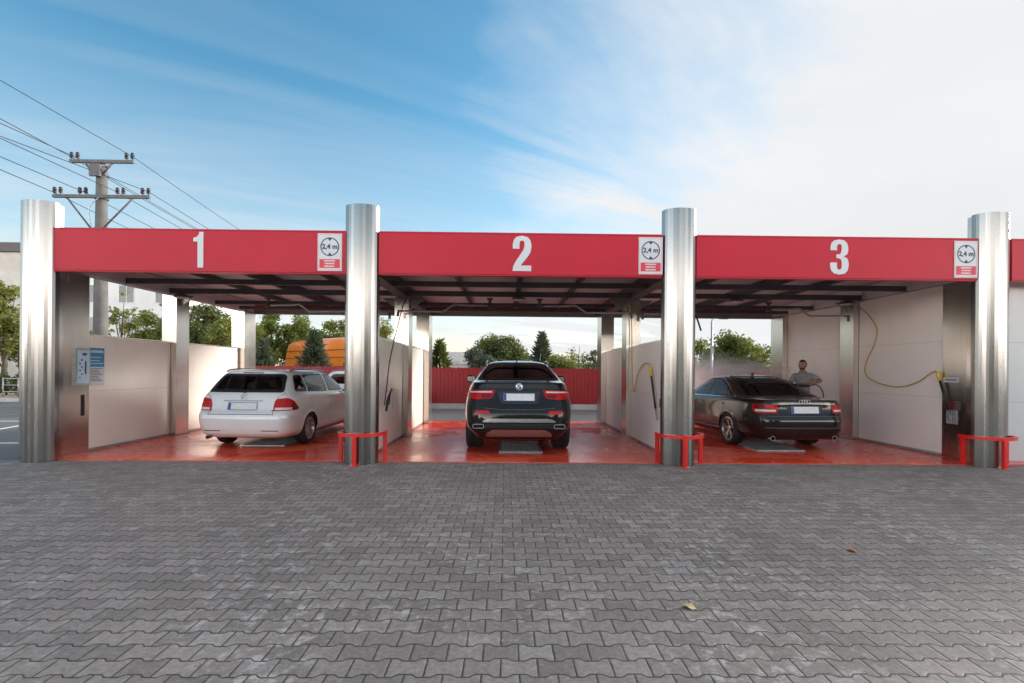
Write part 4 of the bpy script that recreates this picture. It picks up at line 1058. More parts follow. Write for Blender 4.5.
for q in range(4):
    vs = [bm.verts.new((0, yb-.0058, 1.195))] + [bm.verts.new((.036*math.cos(math.pi/2*q+math.pi/2*k/8), yb-.0058, 1.195+.036*math.sin(math.pi/2*q+math.pi/2*k/8))) for k in range(9)]
    fc = bm.faces.new(vs); fc.material_index = q % 2
o = fin(bm, 'roundel', [M['white'], M['plateblue']], bdg)
bm = B_(); prism(bm, [(1.95, 1.685), (2.06, 1.685), (1.97, 1.74), (1.93, 1.74)], 'X', -.012, .012); fin(bm, 'aerial', M['carblack'], root)
for x, y in ((.815, 1.04), (-.815, 1.04), (.80, 3.97), (-.80, 3.97)): wheel(root, x, y, .375, .315, 1 if x > 0 else -1, .255, 5, M['alloydark'], True)
seats(root, [(-.4, 2.1, .72, .5), (.4, 2.1, .72, .5), (0, 1.2, .66, 1.3)], M['cabin'])

# ------------------------------------------------------------------ black saloon
root = tag(empty('saloon_car', (5.56, 8.86, .0145), R(3.5)), 'black saloon car being rinsed in the wash bay numbered 3', 'car')
rows = [(.18, .45, 4.45, .72, 6, 5), (.23, .15, 4.72, .80, 7, 5), (.32, .05, 4.86, .88, 7, 5), (.44, .01, 4.915, .912, 7, 5), (.56, .0, 4.92, .924, 7, 5), (.66, .02, 4.88, .927, 7, 4.5), (.74, .045, 4.72, .923, 7, 4.5),
        (.82, .06, 4.42, .912, 7, 4), (.89, .065, 4.05, .895, 7, 4), (.94, .07, 3.72, .872, 7, 4), (.965, .09, 3.55, .852, 7, 4), (.98, .22, 3.46, .835, 7, 4.5), (1.0, .52, 3.38, .812, 6.5, 4.5),
        (1.06, .72, 3.24, .785, 6, 5), (1.15, .95, 3.04, .74, 6, 5), (1.25, 1.20, 2.80, .685, 6, 5), (1.33, 1.45, 2.56, .635, 6, 5), (1.37, 1.64, 2.40, .59, 5.5, 5), (1.40, 1.82, 2.22, .52, 5, 5), (1.418, 1.92, 2.12, .42, 5, 5), (1.428, 1.98, 2.06, .22, 4, 4), (1.432, 2.0, 2.04, .05, 3, 3)]
c = Car(root, rows, 2.02, M['carblack2'])
rg = roundpoly([(-.735, 1.01), (.735, 1.01), (.535, 1.400), (-.535, 1.400)], [.06, .06, .09, .09])
swins = [roundpoly([(1.00, 1.0), (1.29, .995), (1.40, 1.165)], [.05, .02, .04]),
         roundpoly([(1.33, .995), (2.02, .98), (2.02, 1.345), (1.80, 1.33), (1.47, 1.20)], [.02, .03, .03, .12, .04]),
         roundpoly([(2.09, .98), (3.16, .965), (2.66, 1.26), (2.36, 1.335), (2.09, 1.35)], [.03, .04, .12, .1, .03])]
ws = roundpoly([(-.72, 1.03), (.72, 1.03), (.56, 1.37), (-.56, 1.37)], .06)
parts = c.build([('rear', rg), ('front', ws)] + [('side', p) for p in swins], [(1.12, .32, .362), (3.97, .32, .362)], [(1.3, 2.055, .32, 1.37), (2.055, 3.22, .32, 1.37)], .985, .66, 'boot_lid')
fr, f0 = c.rear(), c.front()
c.window(fr, rg, M['glassdark'], .02, name='rear_window'); c.window(f0, ws, M['glass'], .04, name='windscreen')
for sg, f in ((1, c.side(1)), (-1, c.side(-1))):
    c.window(f, swins[0], M['glassmid'], .02, name='quarter_window')
    for i in (1, 2): c.window(f, swins[i], M['glass'], .02, parent=parts[4 - (sg < 0) + (i-1)*2])
    ch = [(.97, .985), (1.2, .978), (2.0, .963), (3.18, .948)]
    c.strip('chrome_trim', f, ch, .016, M['chrome'], .006)
    c.strip('chrome_trim', f, [(.97, .985), (1.22, 1.09), (1.48, 1.225), (1.75, 1.335), (2.0, 1.368), (2.3, 1.362), (2.68, 1.285)], .020, M['chrome'], .006)
    for xs in (1.3, 2.055, 3.22): c.strip('panel_gap', f, [(xs, .36), (xs, .7), (xs, .96)], .008, M['beam'], .0015)
    for i, y in enumerate((1.30, 2.2)): c.strip('handle', f, [(y, .835), (y+.1, .838), (y+.2, .836)], .03, M['carblack2'], .028, parent=parts[4 - (sg < 0) + i*2])
    c.patch('sill_trim', f, roundpoly([(1.52, .30), (3.55, .30), (3.55, .335), (1.52, .335)], .01), M['alloydark'], .008)
    c.patch('fuel_flap' if sg > 0 else 'reflection_guard', f, roundpoly([(.68, .76), (.86, .76), (.86, .89), (.68, .89)], .05), M['carblack2'], .002) if sg > 0 else None
    wl = c.wrap(sg)
    tl = c.patch('taillight', wl, roundpoly([(.535, .725), (.86, .715), (.98, .74), (.98, .885), (.86, .895), (.52, .885)], [.02, .03, .02, .03, .02, .02]), M['lampred'], .008, cell=.04)
    c.patch('reversing_lens', wl, roundpoly([(.56, .755), (.92, .75), (.92, .79), (.56, .79)], .012), M['lampwhite'], .0105, parent=tl)
    c.patch('dark_lens', wl, roundpoly([(.74, .80), (.92, .80), (.92, .885), (.74, .88)], .01), M['lampdark'], .0105, parent=tl)
    x = sg*.60
    bm = B_(); yy = float(fr(x, .28)[1]); lathe(bm, [(.045, yy+.06), (.045, yy-.035), (.036, yy-.035), (.036, yy+.10)], 'Y', 20, (x, 0, .262)); fin(bm, 'exhaust_tip', M['chrome'], root, auto=40)
    mirror_(root, sg*.875, 2.98, 1.0, sg, M['carblack2'])
c.strip('boot_gap', fr, [(-.70, .672), (0, .668), (.70, .672)], .012, M['beam'], .002)
c.strip('chrome_bar', fr, [(-.60, .897), (0, .905), (.60, .897)], .017, M['alloydark'], .010)
pf_ = roundpoly([(-.36, .865), (-.32, .71), (.32, .71), (.36, .865)], .04)
c.patch('plate_recess', fr, pf_, M['black'], .003)
plate(c, fr, 0, .785, .53, .125)
yb = float(fr(0, .938)[1])-.010
bm = B_()
for k in range(4): ringmesh(bm, (-.0735+.049*k, yb-.002*(k % 2), .938), .033, .006)
fin(bm, 'badge', M['alloy'], root, smooth=True)
c.strip('bumper_crease', fr, [(-.75, .46), (0, .455), (.75, .46)], .018, M['beam'], .004)
c.strip('bumper_trim', fr, [(-.74, .585), (0, .585), (.74, .585)], .020, M['carblack2'], .014)
bm = B_(); prism(bm, [(1.72, 1.405), (1.84, 1.42), (1.77, 1.475), (1.73, 1.475)], 'X', -.012, .012); fin(bm, 'aerial', M['carblack2'], root)
for x, y in ((.80, 1.12), (-.80, 1.12), (.80, 3.97), (-.80, 3.97)): wheel(root, x, y, .327, .235, 1 if x > 0 else -1, .235, 5, M['alloydark'], True)
seats(root, [(-.38, 2.15, .50, .5), (.38, 2.15, .50, .5), (0, 1.3, .48, 1.3)], M['cabin'])

# ------------------------------------------------------------------ white hatchback parked beyond bay 1
root = tag(empty('hatchback_car', (-6.42, 17.05, .004), R(-90)), 'white hatchback parked across the far end of bay 1 in front of the red fence', 'car')
rows = [(.18, .35, 3.2, .65, 6, 5), (.24, .10, 3.45, .74, 7, 5), (.36, .02, 3.56, .80, 7, 5), (.55, .0, 3.58, .82, 7, 5), (.72, .04, 3.50, .825, 7, 4.5), (.88, .08, 3.2, .815, 7, 4), (.96, .11, 2.95, .80, 7, 4.5), (1.0, .14, 2.85, .78, 7, 5), (1.15, .26, 2.62, .73, 6, 5), (1.30, .38, 2.32, .66, 6, 5), (1.39, .46, 2.02, .58, 5, 5), (1.43, .62, 1.8, .44, 5, 5), (1.445, .95, 1.55, .2, 4, 4), (1.45, 1.1, 1.4, .05, 3, 3)]
c = Car(root, rows, 1.25, M['carwhite'], .05)
swins = [roundpoly([(.45, 1.02), (1.25, 1.0), (1.25, 1.345), (.62, 1.33)], [.06, .03, .03, .1]), roundpoly([(1.33, 1.0), (2.45, .99), (1.95, 1.31), (1.33, 1.345)], [.03, .04, .12, .03])]
rg = roundpoly([(-.62, 1.04), (.62, 1.04), (.52, 1.34), (-.52, 1.34)], .07); ws = roundpoly([(-.63, 1.05), (.63, 1.05), (.52, 1.34), (-.52, 1.34)], .06)
parts = c.build([('rear', rg), ('front', ws)] + [('side', p) for p in swins], [(.70, .29, .33), (2.85, .29, .33)], [(1.29, 2.4, .3, 1.37)], 1.35, .6)
c.window(c.rear(), rg, M['glassmid'], .03, name='rear_window'); c.window(c.front(), ws, M['glassmid'], .03, name='windscreen')
for sg in (1, -1):
    for p in swins: c.window(c.side(sg), p, M['glassmid'], .025)
    c.patch('headlight', lambda u, z, sg=sg: c.front()(u, z), roundpoly([(sg*.40, .62), (sg*.66, .64), (sg*.68, .76), (sg*.45, .72)], .03), M['lampwhite'], .006)
    c.patch('taillight', c.wrap(sg), roundpoly([(.56, .72), (.84, .72), (.80, .98), (.60, .98)], .03), M['lampred'], .006)
    bm = B_(); x = sg*.60; tube(bm, smoothcurve([(x, .55, 1.38), (x, .65, 1.455), (x, 1.2, 1.475), (x, 1.75, 1.455), (x, 1.85, 1.38)], 4), .016, 6); fin(bm, 'roof_rail', M['alloydark'], root, smooth=True)
    mirror_(root, sg*.78, 2.25, 1.02, sg, M['black'])
for x, y in ((.70, .70), (-.70, .70), (.70, 2.85), (-.70, 2.85)): wheel(root, x, y, .295, .19, 1 if x > 0 else -1, .20, 7, M['alloy'])
seats(root, [(-.34, 1.5, .52, .46), (.34, 1.5, .52, .46)], M['cabin'])

# ================================================================== TREES AND PLANTS
def leaf_mesh(P, D, S, tint, droop=None):
    """P centres, D facing normals, S sizes -> one quad (bent leaf spray) each"""
    n = len(P); D = D/(np.linalg.norm(D, axis=1, keepdims=True)+1e-9)
    h = rng.normal(size=(n, 3)); u = np.cross(D, h); u /= (np.linalg.norm(u, axis=1, keepdims=True)+1e-9); v = np.cross(D, u)
    a = S[:, None]; b = S[:, None]*rng.uniform(.45, .75, (n, 1))
    V = np.stack([P-u*a, P-v*b+u*a*.15, P+u*a, P+v*b-u*a*.15], 1).reshape(-1, 3)
    F = np.arange(4*n).reshape(-1, 4)
    me = bpy.data.meshes.new('crown'); me.from_pydata(V.tolist(), [], F.tolist())
    at_ = me.attributes.new('tint', 'FLOAT', 'FACE'); at_.data.foreach_set('value', tint.astype(np.float32))
    return me
def crown(clumps, per, size, flat=.0):
    """clumps: (x,y,z,r)"""
    P, D, S, T = [], [], [], []
    for (x, y, z, r) in clumps:
        n = max(16, int(per*4.2*r*r)); d = rng.normal(size=(n, 3)); d /= np.linalg.norm(d, axis=1, keepdims=True)
        rad = r*rng.uniform(.25, 1.0, (n, 1))**.5*rng.uniform(.8, 1.25, (n, 1))
        P.append(np.array([x, y, z]) + d*rad*np.array([1, 1, .8])); nd = d*.6 + rng.normal(size=(n, 3))*.6; nd[:, 2] += .35; D.append(nd)
        S.append(size*.50*rng.uniform(.6, 1.35, n)); base = rng.uniform(.1, .75); T.append(np.clip(base + rng.normal(0, .22, n), 0, 1))
    return leaf_mesh(np.concatenate(P), np.concatenate(D), np.concatenate(S), np.concatenate(T))
def tree(name, lab, cat, x, y, h, r, trunk, leaf, size=.16, nclump=40, per=200, clear=.25, group=None, shape=1.0, airy=1.0):
    e = tag(empty(name, (x, y, 0)), lab, cat, group)
    cz = h*(clear + (1-clear)/2); hz = h*(1-clear)/2
    cl = []
    for k in range(nclump):
        d = rng.normal(size=3); d /= np.linalg.norm(d); q = rng.uniform(.15, 1)**.45
        zz_ = d[2]*q; wide = (1 - .35*max(0, zz_)*shape)
        rr = r*rng.uniform(.20, .40)*airy
        cl.append((d[0]*q*(r-rr*.6)*wide, d[1]*q*(r-rr*.6)*wide, cz + zz_*(hz-rr*.5), rr))
    o = link('crown', crown(cl, per, size), M[leaf], e)
    bm = B_(); tr = trunk
    tube(bm, [(0, 0, -.05), (.02*h, .01*h, h*.25), (-.01*h, 0, h*.55), (.01*h, 0, h*.86)], [tr*1.15, tr*.8, tr*.5, tr*.12], 8)
    for k in range(0, nclump, max(1, nclump//14)):
        c_ = cl[k]; z0 = h*random.uniform(.22, .6); p0 = Vector((.01*h, 0, z0)); p1 = Vector(c_[:3])
        tube(bm, [p0, p0.lerp(p1, .5)+Vector((0, 0, -.05*h)), p1], [tr*.38, tr*.22, tr*.06], 5)
    fin(bm, 'trunk', M['bark'], e, smooth=True)
    return e
def conifer(lab, x, y, h, r, leaf='spruce', group=None, size=.13, n=2600):
    r *= min(2.4, h/(h-1.55)*1.05)
    e = tag(empty('conifer_tree', (x, y, 0)), lab, 'conifer', group)
    t = rng.uniform(0, 1, n)**.75; z = h*(.04 + .96*(1-t)); 
    ang = rng.uniform(0, 2*math.pi, n); tier = .72+.28*np.abs(np.sin(z*5.2+ang*1.0)); lob = .74 + .26*np.sin(ang*5+z*4.3)
    rad = r*t*tier*lob*rng.uniform(.35, 1.08, n)
    P = np.stack([rad*np.cos(ang), rad*np.sin(ang), z - rad*.18], 1)
    # needles sprays: long thin quads pointing outward and up
    out_ = np.stack([np.cos(ang), np.sin(ang), rng.uniform(.2, 1.1, n)], 1); out_ /= np.linalg.norm(out_, axis=1, keepdims=True)
    side = np.cross(out_, rng.normal(size=(n, 3))); side /= np.linalg.norm(side, axis=1, keepdims=True)
    Ls = (size*rng.uniform(.7, 1.5, n))[:, None]; Ws = Ls*.28
    V = np.stack([P-side*Ws, P+out_*Ls*.5-side*Ws*.8, P+out_*Ls*1.6, P+side*Ws], 1).reshape(-1, 3)
    me = bpy.data.meshes.new('crown'); me.from_pydata(V.tolist(), [], np.arange(4*n).reshape(-1, 4).tolist())
    a = me.attributes.new('tint', 'FLOAT', 'FACE'); a.data.foreach_set('value', np.clip(.45+.3*np.sin(z*4+ang*2)+rng.normal(0, .2, n), 0, 1).astype(np.float32))
    link('crown', me, M[leaf], e)
    bm = B_(); tube(bm, [(0, 0, -.05), (0, 0, h*.5), (0, 0, h*.97)], [.035*h, .02*h, .004*h], 7); fin(bm, 'trunk', M['bark'], e, smooth=True)
    return e
G = 'trees beyond the red fence'
def tpx(px, pytop, Y, wpx):
    p = at(px, pytop, Y); return p.x, Y, p.z, wpx/2*Y/FPX
# left edge of the picture
x, y, h, r = tpx(2, 270, 26, 46); tree('leafy_tree', 'bright green street tree at the left edge in front of the grey building', 'tree', x, y, h, r, .14, 'leaflight', .17, 46, 210, .28)
x, y, h, r = tpx(-30, 278, 30, 60); tree('leafy_tree', 'street tree cut by the left edge of the frame', 'tree', x, y, h, r, .16, 'leaf', .18, 40, 170, .25)
x, y, h, r = tpx(19, 318, 33, 30); tree('leafy_tree', 'small dark street tree right behind the outer column of bay 1', 'tree', x, y, h, r, .12, 'leaf', .18, 30, 200, .25)
# seen over the cream wall
x, y, h, r = tpx(123, 286, 24, 36); tree('birch_tree', 'tall thin pale tree before the white apartment block, right of the concrete pole', 'tree', x, y, h, r, .09, 'leaflight', .14, 30, 200, .18, G, airy=.8)
x, y, h, r = tpx(98, 314, 23, 34); tree('leafy_shrub', 'pale bush behind the concrete pole, over the cream wall', 'shrub', x, y, h, r, .08, 'leaflight', .14, 30, 200, .1, G)
x, y, h, r = tpx(146, 306, 23, 44); tree('leafy_tree', 'rounded pale tree over the cream wall, left of the middle post', 'tree', x, y, h, r, .09, 'leaflight', .14, 34, 200, .1, G)
x, y, h, r = tpx(176, 298, 27, 52); tree('leafy_tree', 'green tree behind the middle post of the cream wall', 'tree', x, y, h, r, .1, 'leaf', .15, 34, 200, .15, G)
x, y, h, r = tpx(205, 296, 24, 60); tree('leafy_tree', 'dense dark tree over the cream wall, right of the middle post', 'tree', x, y, h, r, .12, 'leafdark', .15, 46, 240, .12, G)
x, y, h, r = tpx(222, 312, 21.5, 46); tree('leafy_shrub', 'pale feathery bush over the cream wall beside the rear post', 'shrub', x, y, h, r, .1, 'leaflight', .13, 34, 240, .1, G)
x, y, h, r = tpx(248, 300, 27, 40); tree('leafy_tree', 'tree half hidden by the rear post of the cream wall', 'tree', x, y, h, r, .1, 'leaf', .15, 34, 220, .15, G)
# behind the orange van
x, y, h, r = tpx(272, 304, 30, 52); tree('leafy_tree', 'green tree behind the left end of the orange van', 'tree', x, y, h, r, .12, 'leaf', .17, 40, 190, .15, G)
x, y, h, r = tpx(301, 313, 31, 50); tree('leafy_tree', 'pale tree behind the middle of the orange van', 'tree', x, y, h, r, .12, 'leaflight', .17, 40, 190, .15, G)
x, y, h, r = tpx(329, 319, 32, 46); tree('leafy_tree', 'yellow green tree behind the orange van near the column', 'tree', x, y, h, r, .12, 'leaflight', .17, 30, 190, .15, G)
x, y, h, r = tpx(349, 312, 27, 34); tree('leafy_tree', 'taller leafy tree rising behind the column between bay 1 and bay 2', 'tree', x, y, h, r, .12, 'leaf', .16, 36, 190, .15, G)
x, y, h, r = tpx(386, 318, 29, 34); tree('leafy_tree', 'pale tree seen through the gap over the panels left of the black SUV', 'tree', x, y, h, r, .12, 'leaflight', .16, 30, 190, .15, G)
x, y, h, r = tpx(263.5, 340, 19.9, 22); conifer('small dark conifer left of the orange van', x, y, h, r, group=G, n=1700)
x, y, h, r = tpx(314.5, 331, 19.8, 36); conifer('blue green conifer standing in front of the orange van', x, y, h, r, group=G, n=3600)
# over the red fence, bay 2
x, y, h, r = tpx(440, 340, 20.5, 28); conifer('dark conifer over the red fence at the left of the middle bay', x, y, h, r, leaf='leafdark', group=G, n=2200)
x, y, h, r = tpx(499, 332, 26, 68); tree('leafy_tree', 'broad round tree over the red fence behind the left half of the black SUV', 'tree', x, y, h, r, .14, 'leafdark', .14, 60, 230, .2, G)
x, y, h, r = tpx(480, 340, 22, 38); tree('leafy_tree', 'pale grey green rounded tree in front of the broad tree left of the black SUV', 'tree', x, y, h, r, .09, 'spruce', .10, 40, 420, .08, G)
x, y, h, r = tpx(524, 346, 27, 20); tree('leafy_tree', 'slight tree between the broad tree and the conifer behind the black SUV', 'tree', x, y, h, r, .08, 'leaf', .12, 22, 200, .15, G, airy=.8)
x, y, h, r = tpx(542, 333, 22, 34); conifer('pointed grey green conifer over the red fence right of the black SUV roof', x, y, h, r, group=G, n=2800)
x, y, h, r = tpx(560, 348, 21.5, 52); tree('leafy_shrub', 'bright low bush over the red fence right of the black SUV', 'shrub', x, y, h, r, .07, 'leaflight', .10, 34, 340, .1, G)
x, y, h, r = tpx(579, 337, 24, 44); tree('leafy_tree', 'thin airy tree over the red fence left of the rear post', 'tree', x, y, h, r, .07, 'leaf', .10, 26, 210, .15, G, airy=.75)
x, y, h, r = tpx(595, 345, 21, 32); tree('leafy_shrub', 'dark bush over the red fence beside the rear post of the middle bay', 'shrub', x, y, h, r, .08, 'leafdark', .11, 30, 320, .1, G)
x, y, h, r = tpx(648, 346, 24, 46); tree('leafy_tree', 'low tree seen over the pale panels between bay 2 and bay 3', 'tree', x, y, h, r, .1, 'leaf', .12, 34, 230, .15, G)
# over the fence, bay 3
x, y, h, r = tpx(702, 336, 22, 46); tree('leafy_tree', 'leafy tree left of the lamp post behind the black saloon', 'tree', x, y, h, r, .08, 'leaf', .13, 36, 220, .12, G)
x, y, h, r = tpx(737, 326, 21, 76); tree('leafy_tree', 'largest leafy tree over the red fence right of the lamp post', 'tree', x, y, h, r, .1, 'leaf', .14, 52, 170, .12, G, airy=.8)
x, y, h, r = tpx(766, 337, 21.5, 44); tree('leafy_tree', 'leafy tree over the red fence beside the rear post of bay 3', 'tree', x, y, h, r, .08, 'leaf', .13, 36, 200, .12, G)
x, y, h, r = tpx(722, 354, 20.5, 40); tree('leafy_shrub', 'dark bush behind the foot of the lamp post', 'shrub', x, y, h, r, .08, 'leafdark', .12, 30, 280, .1, G)
x, y, h, r = tpx(757, 354, 20.3, 34); tree('leafy_shrub', 'dark bush over the red fence under the largest tree', 'shrub', x, y, h, r, .08, 'leafdark', .12, 30, 280, .1, G)
# hedge by the street at the far left
p = at(4, 372, 24)
for k, px in enumerate((-24, -8, 6, 20)):
    x, y, h, r = tpx(px, 371+k % 2, 23.6+k*.2, 22)
    tree('hedge_bush', ['clipped bush at the kerb, leftmost of the row', 'clipped bush at the kerb, second from the left edge', 'clipped bush at the kerb left of the metal railing', 'clipped bush at the kerb behind the metal railing'][k], 'bush', x, y, h, r, .05, 'leafdark', .10, 20, 300, .05, 'bushes along the far kerb')
e = tag(empty('railing', (at(14, 385, 22.6).x, 22.6, .11)), 'low metal railing by the kerb at the far left', 'railing')
bm = B_()
for z in (.25, .55, .85): tube(bm, [(-.5, 0, z), (.9, 0, z)], .022, 6)
fin(bm, 'rails', M['galv'], e, smooth=True)
for q in (-.5, .2, .9):
    bm = B_(); tube(bm, [(q, .0, 0), (q, .0, .9)], .028, 6); fin(bm, 'post', M['galv'], e, smooth=True)

# ================================================================== BUILDINGS
def building(name, lab, x0, x1, y0, y1, h, wall, wins, eave=.35, roofm='roofdark'):
    e = tag(empty(name, ((x0+x1)/2, (y0+y1)/2, 0)), lab, 'building'); cx, cy = (x0+x1)/2, (y0+y1)/2
    bm = B_(); box(bm, x0-cx, x1-cx, y0-cy, y1-cy, 0, h); fin(bm, 'wall', M[wall], e)
    bm = B_(); box(bm, x0-cx-eave, x1-cx+eave, y0-cy-eave, y1-cy+eave, h+.01, h+.38); box(bm, x0-cx-eave*.5, x1-cx+eave*.5, y0-cy-eave*.5, y1-cy+eave*.5, h+.382, h+.9); fin(bm, 'roof', M[roofm], e)
    for (side, a, z, w, hh) in wins:
        bm = B_(); bp = B_()
        if side == 'f':
            Y = y0-cy; a0 = a-cx
            for (p, q, s, t) in ((a0-w/2-.06, a0-w/2, z-.06, z+hh+.06), (a0+w/2, a0+w/2+.06, z-.06, z+hh+.06), (a0-w/2, a0+w/2, z+hh, z+hh+.06), (a0-w/2, a0+w/2, z-.06, z), (a0-.025, a0+.025, z, z+hh)): box(bm, p, q, Y-.05, Y-.003, s, t)
            box(bp, a0-w/2+.001, a0+w/2-.001, Y-.028, Y-.004, z+.001, z+hh-.001)
        else:
            X = x1-cx; a0 = a-cy
            for (p, q, s, t) in ((a0-w/2-.06, a0-w/2, z-.06, z+hh+.06), (a0+w/2, a0+w/2+.06, z-.06, z+hh+.06), (a0-w/2, a0+w/2, z+hh, z+hh+.06), (a0-w/2, a0+w/2, z-.06, z), (a0-.025, a0+.025, z, z+hh)): box(bm, X+.003, X+.05, p, q, s, t)
            box(bp, X+.004, X+.028, a0-w/2+.001, a0+w/2-.001, z+.001, z+hh-.001)
        f = fin(bm, 'window', M['white'], e); fin(bp, 'pane', M['winglass'], f)
    return e
q = at(24, 246, 46)
building('apartment_building', 'grey rendered apartment building with a dark parapet at the left edge', q.x-24, q.x+.6, 46, 60, q.z-.6, 'plaster', [('f', q.x-5.2-4.2*k, 2.2+3*j, 1.5, 1.6) for k in range(5) for j in range(4)]+[('r', 48.5+3.6*k, 2.2+3*j, 1.3, 1.6) for k in range(3) for j in range(4)])
q = at(166, 262, 42); q0 = at(60, 262, 42)
building('apartment_building', 'white apartment block with small windows seen over the cream wall of bay 1', q0.x-2, q.x+1.6, 42, 54, q.z+.8, 'plasterw', [('f', q.x-.2-3.1*k, 1.6+2.75*j, 1.25, 1.45) for k in range(4) for j in range(4)])
q0, q1 = at(446, 360.5, 34), at(470, 360.5, 34)
building('low_building', 'low pale shed with a white roof far behind the fence left of the black SUV', q0.x, q1.x+3, 34, 40, 1.9, 'plasterw', [('f', q0.x+1.2, .9, .9, .8)], .2, 'kerb')

# ================================================================== ORANGE VAN
rA, rB = at(284, 341, 26.5), at(352, 336, 22.4)
dx, dy = rB.x-rA.x, rB.y-rA.y; ang = math.atan2(dy, dx)
Lv, Hv, Wv = 7.4, 3.05, 1.95
root = tag(empty('panel_van', (rA.x + .5*Lv*math.cos(ang) - .5*Wv*math.sin(ang)*1.0, rA.y + .5*Lv*math.sin(ang) + .5*Wv*math.cos(ang), 0), ang), 'orange high roof panel van with ribbed side parked behind the red fence', 'van')
# side profile (x along the van, z)
KX, KZ = 7.4/5.6, 3.06/2.86
prof = [(p[0]*KX, p[1]*KZ) for p in [(-2.8, .45), (-2.8, 1.0), (-2.76, 1.5), (-2.68, 2.45), (-2.55, 2.70), (-2.25, 2.82), (-1.2, 2.86), (1.2, 2.86), (1.55, 2.78), (1.95, 2.35), (2.25, 1.75), (2.65, 1.45), (2.8, 1.2), (2.82, .5), (2.6, .38), (-2.6, .38)]]
bm = B_()
secs = []
for y_, s_, b_, tdrop in [(-.975, 1, 0, .14), (-.95, 1, 0, .07), (-.80, 1, 0, .02), (0, 1, 0, 0), (.80, 1, 0, .02), (.95, 1, 0, .07), (.975, 1, 0, .14)]:
    secs.append([bm.verts.new((p[0], y_*(1-.10*max(0, (p[1]-1.5))/1.36), p[1]-(tdrop if p[1] > 2.4 else 0))) for p in prof])
for a, b_ in zip(secs, secs[1:]):
    for k in range(len(prof)): bm.faces.new((a[k], a[(k+1) % len(prof)], b_[(k+1) % len(prof)], b_[k]))
bm.faces.new(secs[0]); bm.faces.new(secs[-1][::-1])
fin(bm, 'body', M['carorange'], root, auto=35)
def vy(z): return .975*(1-.10*max(0, z-1.5)/1.36)
for z in (1.15, 1.62, 2.05, 2.42):
    bm = B_(); y_ = -vy(z)-.004; box(bm, -3.5, 2.1, y_-.012, y_+.012, z, z+.045); fin(bm, 'side_groove', M['orangeshade'], root)  # raised dark strips painted where the ribbed side would be shaded
bm = B_(); prism(bm, roundpoly([(2.25, 1.65), (2.95, 1.65), (2.5, 2.25), (2.25, 2.32)], .08), 'Y', -vy(1.9)-.02, -vy(1.9)+.05); fin(bm, 'window', M['winglass'], root)
bm = B_(); prism(bm, [(p[0]*KX+.012, p[1]*KZ) for p in [(1.98, 2.33), (2.24, 1.79), (2.27, 1.80), (2.01, 2.35)]], 'Y', -.80, .80); fin(bm, 'windscreen', M['winglass'], root)
for q in (-1, 1):
    bm = B_(); box(bm, -3.73, -3.701, q*.74-.07, q*.74+.07, .95, 1.45); fin(bm, 'taillight', M['lampred'], root)
    bm = B_(); box(bm, -3.67, -3.60, q*.40-.30, q*.40+.30, 1.6, 2.25); fin(bm, 'rear_window', M['winglass'], root)
for wx in (-2.2, 2.3):
    for q in (-1, 1):
        e = bpy.data.objects.new('wheel', None); COL.objects.link(e); e.parent = root; e.location = (wx, q*.86, .34)
        bm = B_(); lathe(bm, [(.20, -.1), (.33, -.1), (.345, -.07), (.345, .07), (.33, .1), (.20, .1)], 'Y', 28); fin(bm, 'tyre', M['rubber'], e, auto=40)
        bm = B_(); lathe(bm, [(0, q*.07), (.12, q*.07), (.20, q*.095)], 'Y', 24); fin(bm, 'rim', M['galv'], e, auto=40)
mirror_(root, 2.35, -1.0, 1.75, -1, M['black'])

